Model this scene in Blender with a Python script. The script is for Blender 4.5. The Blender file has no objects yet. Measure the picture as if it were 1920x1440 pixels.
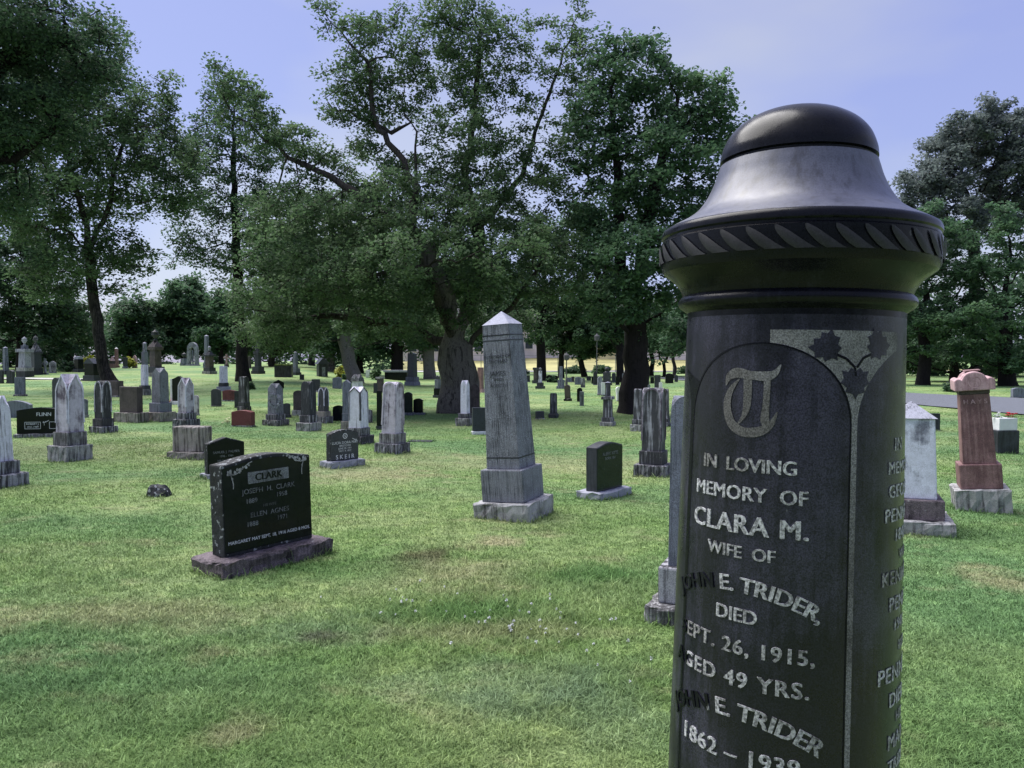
import bpy, bmesh, math, random
import numpy as np
from mathutils import Vector, Matrix
random.seed(7); RNG = np.random.default_rng(7)
R = math.radians
SC = bpy.context.scene
COL = SC.collection

# ------------------------------------------------------------------ camera
F = 1450.0; HOR = 672.0; EYE = 1.5           # focal length and horizon row of the 1920x1440 frame
cd = bpy.data.cameras.new('camera'); cam = bpy.data.objects.new('camera', cd); COL.objects.link(cam)
cd.sensor_fit = 'HORIZONTAL'; cd.sensor_width = 36; cd.lens = 36*F/1920
cd.clip_start = 0.05; cd.clip_end = 2000
cam.location = (0, 0, EYE)
cam.rotation_euler = (R(90)-math.atan((720-HOR)/F), 0, 0)
SC.camera = cam

# ------------------------------------------------------------------ sky, sun, exposure
SUN_EL, SUN_AZ = 62, 305       # azimuth measured clockwise from +Y: high, ahead and to the left, behind thin cloud
W = bpy.data.worlds.new('World'); SC.world = W; W.use_nodes = True
nt = W.node_tree; nt.nodes.clear()
def N(t, ty, **k):
    n = t.nodes.new(ty)
    for a, b in k.items(): setattr(n, a, b)
    return n
out = N(nt, 'ShaderNodeOutputWorld'); bg = N(nt, 'ShaderNodeBackground')
sky = N(nt, 'ShaderNodeTexSky', sky_type='NISHITA', sun_disc=False)
sky.sun_elevation = R(SUN_EL); sky.sun_rotation = R(SUN_AZ)
tc = N(nt, 'ShaderNodeTexCoord'); mp = N(nt, 'ShaderNodeMapping'); mp.inputs['Scale'].default_value = (1, 1, 2.6)
no = N(nt, 'ShaderNodeTexNoise'); no.inputs['Scale'].default_value = 2.1; no.inputs['Detail'].default_value = 4
no.inputs['Roughness'].default_value = .45
cr = N(nt, 'ShaderNodeValToRGB')
cr.color_ramp.elements[0].position = .40; cr.color_ramp.elements[0].color = (.64, .68, 1.38, 1)
cr.color_ramp.elements[1].position = .60; cr.color_ramp.elements[1].color = (.97, .96, 1.24, 1)
mix = N(nt, 'ShaderNodeMix', data_type='RGBA'); mix.inputs[0].default_value = .86
nt.links.new(tc.outputs['Generated'], mp.inputs[0]); nt.links.new(mp.outputs[0], no.inputs[0])
nt.links.new(no.outputs[0], cr.inputs[0]); nt.links.new(sky.outputs[0], mix.inputs[6]); nt.links.new(cr.outputs[0], mix.inputs[7])
nt.links.new(mix.outputs[2], bg.inputs[0]); bg.inputs[1].default_value = .1; nt.links.new(bg.outputs[0], out.inputs[0])
sl = bpy.data.lights.new('sun', 'SUN'); so = bpy.data.objects.new('sun', sl); COL.objects.link(so)
sl.energy = 1.45; sl.angle = R(55); sl.color = (1, .97, .93)
az = R(SUN_AZ); el = R(SUN_EL)
sd = Vector((math.sin(az)*math.cos(el), math.cos(az)*math.cos(el), math.sin(el)))
so.rotation_euler = sd.to_track_quat('Z', 'Y').to_euler(); so.location = (0, 0, 30)
SC.view_settings.view_transform = 'Standard'; SC.view_settings.look = 'None'
SC.view_settings.gamma = 1; SC.view_settings.exposure = 2.18; SC.view_settings.use_curve_mapping = False
SC.cycles.max_bounces = 6; SC.cycles.transparent_max_bounces = 4; SC.cycles.use_denoising = True
SC.cycles.diffuse_bounces = 3; SC.cycles.glossy_bounces = 2; SC.cycles.transmission_bounces = 3

# ------------------------------------------------------------------ helpers
def ss(a, b, x):
    t = np.clip((np.asarray(x, float)-a)/(b-a), 0, 1); return t*t*(3-2*t)
def hill(x, y):
    x = np.asarray(x, float); y = np.asarray(y, float)
    u = x/np.maximum(y, 1.0)
    wl = ss(.12, .29, -u)*ss(5, 12, y)
    z = wl*(.92*ss(26, 62, y) - 4.0*ss(76, 125, y))
    wr = (1-ss(.12, .29, -u))*(1-ss(.30, .45, u))
    z = z + wr*4.3*ss(96, 150, y)
    z = z + .035*np.sin(x*.55+1)*np.sin(y*.42)*ss(4, 12, y) + .012*np.sin(x*2.1)*np.sin(y*1.7+.6)
    return z
def Z(x, y): return float(hill(x, y))
cp, sp = math.cos(cam.rotation_euler.x-R(90)), math.sin(cam.rotation_euler.x-R(90))
def ray(px, py):
    a, b = (px-960)/F, (720-py)/F
    v = Vector((a, cp - b*sp, sp + b*cp)); return v/v.y
def ground(px, py):
    v = ray(px, py); lo = 1.0
    for i in range(4000):
        hi = lo*1.004+.01
        if EYE + v.z*hi <= Z(v.x*hi, hi): break
        lo = hi
        if hi > 400: break
    for i in range(20):
        m = (lo+hi)/2
        if EYE+v.z*m <= Z(v.x*m, m): hi = m
        else: lo = m
    return Vector((v.x*hi, hi, Z(v.x*hi, hi)))
def at(px, py, D):
    v = ray(px, py); return Vector((v.x*D, D, EYE+v.z*D))

def tag(o, label=None, cat=None, group=None, kind=None):
    if label: o['label'] = label
    if cat: o['category'] = cat
    if group: o['group'] = group
    if kind: o['kind'] = kind
    return o
def empty(name, loc=(0, 0, 0), rot=(0, 0, 0)):
    o = bpy.data.objects.new(name, None); COL.objects.link(o); o.location = loc; o.rotation_euler = rot
    o.empty_display_size = .1; return o
def obj(name, bm, mat, parent=None, smooth=False):
    me = bpy.data.meshes.new(name); bm.to_mesh(me); bm.free()
    o = bpy.data.objects.new(name, me); COL.objects.link(o)
    if mat: me.materials.append(mat)
    if parent: o.parent = parent
    if smooth: me.polygons.foreach_set('use_smooth', [True]*len(me.polygons))
    return o
def mesh_np(name, V, Fc, mat, parent=None, attr=None, smooth=False):
    """V (n,3); Fc (m,k) with constant k"""
    me = bpy.data.meshes.new(name); V = np.asarray(V, np.float32); Fc = np.asarray(Fc, np.int32)
    n, (m, k) = len(V), Fc.shape
    me.vertices.add(n); me.vertices.foreach_set('co', V.ravel())
    me.loops.add(m*k); me.loops.foreach_set('vertex_index', Fc.ravel())
    me.polygons.add(m); me.polygons.foreach_set('loop_start', np.arange(0, m*k, k, dtype=np.int32))
    me.polygons.foreach_set('loop_total', np.full(m, k, np.int32))
    if smooth: me.polygons.foreach_set('use_smooth', np.ones(m, bool))
    me.update(calc_edges=True)
    if attr is not None:
        a = me.attributes.new('tint', 'FLOAT', 'POINT'); a.data.foreach_set('value', np.asarray(attr, np.float32))
    if mat: me.materials.append(mat)
    o = bpy.data.objects.new(name, me); COL.objects.link(o)
    if parent: o.parent = parent
    return o

# ------------------------------------------------------------------ materials
def newmat(name):
    m = bpy.data.materials.new(name); m.use_nodes = True; t = m.node_tree; t.nodes.clear()
    o = N(t, 'ShaderNodeOutputMaterial'); p = N(t, 'ShaderNodeBsdfPrincipled'); t.links.new(p.outputs[0], o.inputs[0])
    return m, t, p, o
def noise(t, vec, scale, detail=4, rough=.55, sc=None, loc=None):
    if sc is not None or loc is not None:
        mpn = N(t, 'ShaderNodeMapping')
        if sc is not None: mpn.inputs['Scale'].default_value = sc
        if loc is not None: mpn.inputs['Location'].default_value = loc
        t.links.new(vec, mpn.inputs[0]); vec = mpn.outputs[0]
    n = N(t, 'ShaderNodeTexNoise'); n.inputs['Scale'].default_value = scale
    n.inputs['Detail'].default_value = detail; n.inputs['Roughness'].default_value = rough
    t.links.new(vec, n.inputs[0]); return n.outputs[0]
def ramp(t, fac, stops):
    c = N(t, 'ShaderNodeValToRGB'); e = c.color_ramp.elements
    while len(e) < len(stops): e.new(.5)
    for i, (p, col) in enumerate(stops):
        e[i].position = p; e[i].color = (col if isinstance(col, tuple) else (col,)*3)[:3]+(1,)
    t.links.new(fac, c.inputs[0]); return c.outputs[0]
def mixc(t, fac, a, b, mode='MIX'):
    m = N(t, 'ShaderNodeMix', data_type='RGBA', blend_type=mode)
    for i, v in ((0, fac), (6, a), (7, b)):
        if hasattr(v, 'is_linked'): t.links.new(v, m.inputs[i])
        elif i == 0: m.inputs[0].default_value = v
        else: m.inputs[i].default_value = tuple(v)[:3]+(1,)
    return m.outputs[2]
def mth(t, op, a, b=0.0):
    m = N(t, 'ShaderNodeMath', operation=op)
    for i, v in ((0, a), (1, b)):
        if hasattr(v, 'is_linked'): t.links.new(v, m.inputs[i])
        else: m.inputs[i].default_value = v
    return m.outputs[0]
def bump(t, p, h, strength=.3, dist=.01):
    b = N(t, 'ShaderNodeBump'); b.inputs['Strength'].default_value = strength; b.inputs['Distance'].default_value = dist
    t.links.new(h, b.inputs['Height']); t.links.new(b.outputs[0], p.inputs['Normal'])

def stone(name, base, stain, amt=.5, streak=.5, speck=.3, rough=.7, lich=0.0, lcol=(.42, .43, .42), spec=.4, bumpd=.006, grain=210, strk=22):
    """weathered stone: grain, drip streaks, blotches, lichen; every stone shifts the pattern by its own random number"""
    m, t, p, o = newmat(name)
    tc = N(t, 'ShaderNodeTexCoord'); oi = N(t, 'ShaderNodeObjectInfo')
    cb = N(t, 'ShaderNodeVectorMath', operation='SCALE'); cb.inputs[0].default_value = (17, 31, 23)
    t.links.new(oi.outputs['Random'], cb.inputs['Scale'])
    ad = N(t, 'ShaderNodeVectorMath', operation='ADD'); t.links.new(tc.outputs['Object'], ad.inputs[0]); t.links.new(cb.outputs[0], ad.inputs[1])
    v = ad.outputs[0]
    n1 = noise(t, v, 4.5, 6, .65); n2 = noise(t, v, 1, 5, .6, sc=(strk, strk, 1.7)); n3 = noise(t, v, grain, 2, .6); n4 = noise(t, v, 17, 5, .7)
    n2b = noise(t, v, 1, 4, .6, sc=(strk*2.6, strk*2.6, 2.6)); pk = mth(t, 'FRACT', mth(t, 'MULTIPLY', oi.outputs['Random'], 7.3)); n2m = N(t, 'ShaderNodeMix', data_type='FLOAT'); t.links.new(pk, n2m.inputs[0]); t.links.new(n2, n2m.inputs[2]); t.links.new(n2b, n2m.inputs[3]); n2 = n2m.outputs[0]
    s1 = mth(t, 'MULTIPLY', n1, 1-streak); s2 = mth(t, 'MULTIPLY', n2, streak)
    s1 = mth(t, 'ADD', s1, mth(t, 'MULTIPLY', mth(t, 'SUBTRACT', mth(t, 'FRACT', mth(t, 'MULTIPLY', oi.outputs['Random'], 3.7)), .5), .10))
    s = mth(t, 'ADD', s1, s2)
    mask = ramp(t, s, [(max(0, .62-amt*.30), 0.0), (min(1, .73-amt*.30), 1.0)])
    c = mixc(t, mask, base, stain)
    sp_ = ramp(t, n3, [(.38, 1-speck), (.62, 1+speck*1.0)])
    c = mixc(t, 1.0, c, sp_, 'MULTIPLY')
    mv = ramp(t, n4, [(.3, .82), (.7, 1.12)])
    c = mixc(t, 1.0, c, mv, 'MULTIPLY')
    if lich > 0:
        n5 = noise(t, v, 26, 3, .6)
        c = mixc(t, ramp(t, n5, [(.74-lich*.2, 0.0), (.77-lich*.2, 1.0)]), c, lcol)
    t.links.new(c, p.inputs['Base Color'])
    rr = ramp(t, n4, [(.3, max(.04, rough-.1)), (.7, min(1, rough+.1))]); t.links.new(rr, p.inputs['Roughness'])
    p.inputs['Specular IOR Level'].default_value = spec
    bump(t, p, n4, .5, bumpd)
    return m
def flat(name, col, rough=.6, spec=.4, var=.12, vs=8, metal=0):
    m, t, p, o = newmat(name)
    tc = N(t, 'ShaderNodeTexCoord'); n = noise(t, tc.outputs['Object'], vs, 4)
    c = mixc(t, 1.0, col, ramp(t, n, [(.3, 1-var), (.7, 1+var)]), 'MULTIPLY')
    t.links.new(c, p.inputs['Base Color']); p.inputs['Roughness'].default_value = rough
    p.inputs['Specular IOR Level'].default_value = spec; p.inputs['Metallic'].default_value = metal
    return m
M = {}
M['grey'] = stone('granite_grey', (.175, .190, .245), (.050, .057, .078), .45, .75, .38, .75)
M['greyl'] = stone('granite_pale', (.32, .33, .40), (.10, .105, .13), .4, .6, .25, .8)
M['obel'] = stone('granite_streaked', (.215, .225, .265), (.050, .054, .068), .46, .66, .62, .80, strk=64)
M['cap'] = stone('granite_cap', (.36, .37, .46), (.17, .18, .23), .4, .3, .22, .8)
M['dark'] = stone('granite_dark', (.042, .046, .060), (.016, .018, .024), .5, .6, .4, .5)
M['black'] = stone('granite_black_polished', (.0065, .0085, .011), (.010, .012, .016), .4, .2, .2, .14, spec=.22, bumpd=.0004)
M['green'] = stone('granite_dark_green_polished', (.012, .019, .019), (.018, .026, .026), .4, .2, .3, .2, spec=.22, bumpd=.0004)
M['slate'] = stone('granite_slate_polished', (.040, .046, .062), (.025, .028, .038), .4, .3, .5, .35, bumpd=.0006)
M['rockblack'] = stone('granite_black_rough', (.020, .023, .028), (.008, .009, .011), .5, .3, .7, .75, lich=.75, lcol=(.26, .28, .30), bumpd=.02)
M['marl'] = stone('marble_light', (.68, .675, .79), (.10, .095, .12), .42, .72, .12, .8)
M['marp'] = stone('marble_mottled', (.52, .49, .57), (.12, .10, .13), .60, .45, .15, .85)
M['mard'] = stone('marble_dark', (.40, .40, .46), (.060, .060, .070), .78, .78, .15, .85)
M['mardd'] = stone('marble_blackened', (.32, .33, .38), (.038, .040, .048), .92, .8, .15, .85)
M['based'] = stone('base_dark', (.34, .34, .38), (.042, .042, .050), .72, .8, .3, .9, lich=.25)
M['basel'] = stone('base_light', (.36, .36, .37), (.078, .076, .080), .55, .7, .3, .9)
M['mauve'] = stone('base_mauve', (.15, .122, .138), (.034, .028, .033), .6, .45, .45, .85, lich=.3, lcol=(.30, .29, .30), bumpd=.02)
M['conc'] = stone('concrete_stained', (.30, .275, .26), (.085, .076, .072), .5, .85, .2, .9, lich=.2, lcol=(.40, .39, .38))
M['brown'] = stone('granite_brown', (.085, .068, .070), (.040, .032, .034), .5, .4, .4, .6)
M['red'] = stone('granite_red', (.16, .048, .050), (.075, .022, .024), .45, .3, .4, .5)
M['pink'] = stone('granite_pink', (.27, .160, .160), (.15, .080, .083), .5, .45, .3, .7)
M['pinkl'] = stone('granite_pink_pale', (.52, .35, .37), (.28, .165, .18), .5, .4, .2, .8)
M['white'] = flat('white_stone', (.72, .72, .76), .6)
M['letter'] = stone('cut_letters', (.38, .38, .40), (.19, .185, .185), .5, .3, .55, .9, bumpd=.002)
M['letterd'] = stone('cut_letters_dim', (.20, .21, .23), (.08, .085, .09), .5, .3, .5, .9, bumpd=.002)
M['letterw'] = flat('cut_letters_white', (.66, .68, .74), .8)
M['bark'] = stone('bark_brown', (.058, .052, .047), (.014, .013, .013), .55, .75, .5, .95, spec=.15, bumpd=.05)
M['barkm'] = stone('bark_mottled', (.14, .13, .125), (.030, .027, .027), .55, .7, .5, .95, spec=.15, bumpd=.05)
M['barkl'] = stone('bark_grey', (.17, .16, .155), (.05, .047, .047), .45, .6, .4, .95, spec=.15, bumpd=.03)
M['barkd'] = stone('bark_dark', (.026, .022, .024), (.010, .009, .010), .5, .7, .4, .95, spec=.15, bumpd=.04)

def leafmat(name, c0, c1, c2, trans=.35):
    m, t, p, o = newmat(name)
    at_ = N(t, 'ShaderNodeAttribute', attribute_name='tint')
    c = ramp(t, at_.outputs['Fac'], [(0, c0), (.5, c1), (1, c2)])
    t.links.new(c, p.inputs['Base Color']); p.inputs['Roughness'].default_value = .55
    p.inputs['Specular IOR Level'].default_value = .25
    tr = N(t, 'ShaderNodeBsdfTranslucent'); t.links.new(c, tr.inputs[0])
    mx = N(t, 'ShaderNodeMixShader'); mx.inputs[0].default_value = trans
    t.links.new(p.outputs[0], mx.inputs[1]); t.links.new(tr.outputs[0], mx.inputs[2]); t.links.new(mx.outputs[0], o.inputs[0])
    return m
M['leaf'] = leafmat('leaves_olive', (.052, .096, .048), (.096, .164, .078), (.165, .245, .118), .52)
M['leafd'] = leafmat('leaves_dark', (.036, .074, .042), (.070, .130, .070), (.120, .195, .100), .52)
M['leafm'] = leafmat('leaves_maple', (.044, .090, .052), (.086, .166, .086), (.145, .24, .125), .48)
M['leafb'] = leafmat('leaves_bluish', (.11, .14, .14), (.155, .19, .185), (.21, .25, .235), .5)
M['leafy'] = leafmat('leaves_yellow_lit', (.20, .24, .03), (.34, .36, .06), (.50, .50, .12))  # lit yellow of the far bushes is put into the leaf colour

# lawn: dry, lush and bluish patches; shared by the ground sheet and the blades so they agree
def lawn_colour(t, pos):
    a = noise(t, pos, .55, 5, .6, sc=(1, 1, 0)); b = noise(t, pos, .19, 3, .5, sc=(1, 1.6, 0), loc=(4, 9, 0)); d = noise(t, pos, 1.4, 5, .65, sc=(1, 1.8, 0), loc=(7, 2, 0))
    c = mixc(t, ramp(t, a, [(.40, 0.0), (.62, 1.0)]), (.185, .290, .098), (.290, .365, .160))
    c = mixc(t, ramp(t, b, [(.46, 0.0), (.62, 1.0)]), c, (.145, .255, .105))
    c = mixc(t, ramp(t, d, [(.56, 0.0), (.70, .65)]), c, (.33, .32, .185))
    e1 = noise(t, pos, 5.5, 5, .7, sc=(1, 1.3, 0), loc=(1, 3, 0)); c = mixc(t, 1.0, c, ramp(t, e1, [(.34, (.66, .70, .66)), (.52, (1.0, 1.0, 1.0)), (.68, (1.32, 1.26, 1.22))]), 'MULTIPLY')
    return c
def lawn_patches(t, pos, c):
    """worn and bluish patches at their own places: (x, y, rx, ry, colour, strength)"""
    sx = N(t, 'ShaderNodeSeparateXYZ'); t.links.new(pos, sx.inputs[0])
    wob = mth(t, 'MULTIPLY', mth(t, 'SUBTRACT', noise(t, pos, 2.6, 4, .6), .5), 2.2)
    for px, py, rx, ry, col, k in PATCH:
        g = ground(px, py)
        dx = mth(t, 'DIVIDE', mth(t, 'SUBTRACT', sx.outputs[0], g.x), rx); dy = mth(t, 'DIVIDE', mth(t, 'SUBTRACT', sx.outputs[1], g.y), ry)
        r = mth(t, 'SQRT', mth(t, 'ADD', mth(t, 'MULTIPLY', dx, dx), mth(t, 'MULTIPLY', dy, dy)))
        r = mth(t, 'ADD', r, wob)
        c = mixc(t, ramp(t, r, [(.30, k), (1.15, 0.0)]), c, col)
    return c
DIRT = (.085, .062, .042); DRY = (.36, .33, .20); BLU = (.205, .295, .195); LUSH = (.085, .20, .055)
PATCH = [(790, 1045, .32, .45, DIRT, .75), (925, 1018, .30, .30, DRY, .8), (850, 1080, .9, .5, DRY, .55), (605, 1197, .18, .14, DIRT, .8),
         (1100, 1080, .8, .35, LUSH, .7), (860, 1150, .7, .35, LUSH, .6), (960, 1280, .75, .35, BLU, .38), (600, 1180, .55, .35, BLU, .35), (1120, 1330, .45, .35, BLU, .35),
         (640, 1070, .8, .5, LUSH, .55), (1890, 1090, .35, .45, DRY, .65), (430, 1380, .18, .16, DRY, .6), (900, 1190, .9, .2, DRY, .4), (60, 845, 3.5, 1.6, DRY, .25),
         (1000, 870, 4.0, 1.5, DRY, .35), (690, 890, 1.2, .8, DRY, .5), (250, 1150, 1.2, .35, DRY, .45), (300, 1000, 1.2, .6, LUSH, .5)]
def grass_mat(name, blades):
    m, t, p, o = newmat(name)
    geo = N(t, 'ShaderNodeNewGeometry'); pos = geo.outputs['Position']
    c = lawn_patches(t, pos, lawn_colour(t, pos))
    if blades:
        at_ = N(t, 'ShaderNodeAttribute', attribute_name='tint')
        c = mixc(t, 1.0, c, ramp(t, at_.outputs['Fac'], [(0, (.42, .47, .42)), (.5, (.95, .98, .93)), (.78, (1.4, 1.4, 1.45)), (1, (2.3, 2.2, 2.4))]), 'MULTIPLY')
        tr = N(t, 'ShaderNodeBsdfTranslucent'); t.links.new(c, tr.inputs[0])
        mx = N(t, 'ShaderNodeMixShader'); mx.inputs[0].default_value = .25
        t.links.new(p.outputs[0], mx.inputs[1]); t.links.new(tr.outputs[0], mx.inputs[2]); t.links.new(mx.outputs[0], o.inputs[0])
    else:
        f1 = noise(t, pos, 55, 3, .7, sc=(1, 1, .3)); f2 = noise(t, pos, 9, 5, .7, sc=(1, 1.5, 0))
        f = mth(t, 'ADD', mth(t, 'MULTIPLY', f1, .5), mth(t, 'MULTIPLY', f2, .5))
        c = mixc(t, 1.0, c, ramp(t, f, [(.36, .62), (.62, 1.30)]), 'MULTIPLY')
        bump(t, p, f, .9, .05)
    t.links.new(c, p.inputs['Base Color']); p.inputs['Roughness'].default_value = .75; p.inputs['Specular IOR Level'].default_value = .15
    return m
M['lawn'] = grass_mat('lawn', False); M['blade'] = grass_mat('grass_blades', True)
M['asph'] = stone('asphalt', (.115, .125, .150), (.075, .08, .095), .4, .2, .4, .85)
M['path'] = flat('pale_path', (.42, .42, .40), .9)
M['field'] = flat('sunlit_field', (.36, .34, .15), .9, var=.3, vs=.15)  # sunlight on the far slope is painted into its pale yellow colour

# ------------------------------------------------------------------ ground
def build_ground():
    ys = np.concatenate([np.arange(-12, 12, .4), 12+np.cumsum(np.geomspace(.4, 9, 70))])
    ys = np.concatenate([ys, [ys[-1]+100, ys[-1]+400, ys[-1]+900]])
    xs = np.concatenate([-np.cumsum(np.geomspace(.3, 30, 55))[::-1], [0], np.cumsum(np.geomspace(.3, 30, 55))])
    X, Y = np.meshgrid(xs, ys); Zz = hill(X, Y)
    V = np.stack([X, Y, Zz], -1).reshape(-1, 3); nx = len(xs); idx = np.arange(len(V)).reshape(len(ys), nx)
    Fc = np.stack([idx[:-1, :-1], idx[:-1, 1:], idx[1:, 1:], idx[1:, :-1]], -1).reshape(-1, 4)
    g = mesh_np('ground', V, Fc, M['lawn'], smooth=True); tag(g, kind='structure')
build_ground()
def strip(name, left, right, mat, dz, n=40):
    """a sheet laid on the terrain between two polylines"""
    def samp(pl, k):
        pl = np.array(pl, float); s = np.concatenate([[0], np.cumsum(np.hypot(*np.diff(pl, axis=0).T))]); q = np.linspace(0, s[-1], k)
        return np.stack([np.interp(q, s, pl[:, 0]), np.interp(q, s, pl[:, 1])], -1)
    A, B = samp(left, n), samp(right, n); K = 7
    P = np.stack([A*(1-f)+B*f for f in np.linspace(0, 1, K)], 1)
    V = np.concatenate([P, hill(P[..., 0], P[..., 1])[..., None]+dz], -1).reshape(-1, 3); idx = np.arange(len(V)).reshape(n, K)
    Fc = np.stack([idx[:-1, :-1], idx[:-1, 1:], idx[1:, 1:], idx[1:, :-1]], -1).reshape(-1, 4)
    return tag(mesh_np(name, V, Fc, mat), kind='structure')
strip('road', [(13.6, 6), (13.2, 20), (13.2, 26), (12.2, 40), (11, 60)], [(19.6, 6), (19.4, 20), (18.8, 28), (17, 36), (14.6, 60)], M['asph'], .035, 60)
strip('path', [(-90, 40.6), (-45, 40.6), (-22.8, 41.2)], [(-90, 42.4), (-45, 42.1), (-22.8, 42.2)], M['path'], .04, 60)
strip('far_road', [(-16, 84), (30, 84), (60, 84)], [(-16, 91), (30, 91), (60, 91)], M['path'], .05, 60)
strip('field', [(-16, 93), (30, 93), (60, 93)], [(-16, 160), (30, 160), (60, 160)], M['field'], .05, 60)

# grass blades: thick near the camera, thinning with distance
def build_grass():
    """mown blades everywhere, longer untrimmed ones round the foot of each stone"""
    n = 1400000
    D = 2.1*(42/2.1)**(RNG.random(n)**1.12)                 # log-uniform distance
    u = RNG.uniform(-1.0, 1.0, n); x = u*D + RNG.normal(0, .02, n); y = D
    keep = np.ones(n, bool)
    x, y, D = x[keep], y[keep], D[keep]; n = len(x)
    fx, fy = [], []
    for (sx, sy, w, d, a) in FOOT+[(CX, CY, .62, .62, .2)]:
        m = int(380*(w+d)/max(1, (sy/6)**1.2)); t = RNG.random(m); k = RNG.integers(0, 4, m); o_ = RNG.exponential(.018, m)*max(1, sy/8)
        lx = np.where(k == 0, (t-.5)*w, np.where(k == 1, (t-.5)*w, np.where(k == 2, -w/2-o_, w/2+o_))); ly = np.where(k == 0, -d/2-o_, np.where(k == 1, d/2+o_, (t-.5)*d))
        fx.append(sx+lx*np.cos(a)-ly*np.sin(a)); fy.append(sy+lx*np.sin(a)+ly*np.cos(a))
    fx = np.concatenate(fx); fy = np.concatenate(fy); nf = len(fx); x = np.concatenate([x, fx]); y = np.concatenate([y, fy]); D = np.concatenate([D, fy]); n = len(x)
    z = hill(x, y)
    # clumpy height: lush tufts and short worn spots
    cl = .5+.5*np.sin(x*3.1+np.sin(y*2.3)*2)*np.sin(y*3.7+np.sin(x*1.9)*2)
    cl2 = .5+.5*np.sin(x*11+np.sin(y*7)*2)*np.sin(y*13+np.sin(x*9)*2)
    h = (.010+.016*RNG.random(n)**1.8)*(.7+.5*cl+.4*cl2)*np.clip(1.1-.02*D, .6, 1)
    tuft = np.zeros(n)
    for px, py, r, k in ((860, 1160, .55, 1.0), (1010, 1170, .45, .8), (1130, 1290, .35, .6), (940, 1330, .3, .5), (1100, 1090, .5, .6)):
        g = ground(px, py); tuft = np.maximum(tuft, k*np.exp(-(((x-g.x)/r)**2+((y-g.y)/(r*.8))**2)))
    h = h*(1+1.3*tuft); h[-nf:] = h[-nf:]*1.5+RNG.exponential(.018, nf)
    wdt = (.0016+.0011*RNG.random(n))*(.60+.15*D)
    ang = RNG.uniform(0, 2*np.pi, n); lean = h*RNG.uniform(.3, 2.0, n)
    dx, dy = np.cos(ang), np.sin(ang); ca = ang+np.pi/2+RNG.normal(0, .5, n); wx, wy = np.cos(ca)*wdt, np.sin(ca)*wdt
    b = np.stack([x, y, z-.004], -1); w_ = np.stack([wx, wy, 0*wx], -1); l = np.stack([dx*lean, dy*lean, 0*dx], -1); up = np.stack([0*h, 0*h, h], -1)
    V = np.stack([b-w_, b+w_, b+l*.35+up*.62+w_*.7, b+l+up, b+l*.35+up*.62-w_*.7], 1).reshape(-1, 3)
    i = np.arange(n)[:, None]*5
    T = np.concatenate([np.concatenate([i, i+1, i+2], 1), np.concatenate([i, i+2, i+4], 1), np.concatenate([i+4, i+2, i+3], 1)])
    tint = np.clip(RNG.beta(2.2, 2.6, n), 0, 1); tint = np.repeat(tint, 5)
    o = mesh_np('grass', V, T, M['blade'], attr=tint)
    tag(o, 'short mown green grass covering the cemetery lawn in the foreground', 'grass', kind='stuff')

# ------------------------------------------------------------------ stone kit
def frustum(bm, w0, d0, w1, d1, z0, z1, ox=0, oy=0):
    vs = [bm.verts.new((sx*w+ox, sy*d+oy, z)) for z, w, d in ((z0, w0/2, d0/2), (z1, w1/2, d1/2)) for sx, sy in ((-1, -1), (1, -1), (1, 1), (-1, 1))]
    fs = [vs[3::-1], vs[4:8]]
    for i in range(4): fs.append([vs[i], vs[(i+1) % 4], vs[4+(i+1) % 4], vs[4+i]])
    for f in fs: bm.faces.new(f)
def soften(bm, off):
    bmesh.ops.remove_doubles(bm, verts=bm.verts, dist=1e-5)
    es = [e for e in bm.edges if len(e.link_faces) == 2 and e.calc_face_angle(0) > .5]
    try: bmesh.ops.bevel(bm, geom=es, offset=off, segments=2, affect='EDGES', profile=.6)
    except Exception: pass
def rough_up(bm, amp, cell=.09):
    """subdivide and jitter: a hand-dressed or weathered block"""
    for it in range(4):
        es = [e for e in bm.edges if e.calc_length() > cell]
        if not es or len(bm.faces) > 2500: break
        bmesh.ops.subdivide_edges(bm, edges=es, cuts=1, use_grid_fill=True)
    for v in bm.verts: v.co += Vector((random.gauss(0, amp), random.gauss(0, amp), random.gauss(0, amp*.6)))
PROF = {'round': lambda t: math.sqrt(max(0, 1-t*t)), 'point': lambda t: math.sqrt(max(0, 4-(1+abs(t))**2))/math.sqrt(3),
        'gable': lambda t: 1-abs(t), 'shoulder': lambda t: (1-abs(t)/.62*.55 if abs(t) < .62 else max(0, .45-.45*((abs(t)-.62)/.38)**2)),
        'ogee': lambda t: .5+.5*math.cos(math.pi*min(1, abs(t)*1.02)), 'low': lambda t: 1-t*t, 'flat': lambda t: 1.0,
        'scroll': lambda t: .38+.62*math.sqrt(max(0, 1-(t/.6)**2)) if abs(t) < .585 else .38+.16*math.sin(min(1, (abs(t)-.585)/.415)*math.pi),
        'serp': lambda t: .25+.75*math.cos(math.pi*t*.5)**1.3 if abs(t) < .98 else .25}
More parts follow.
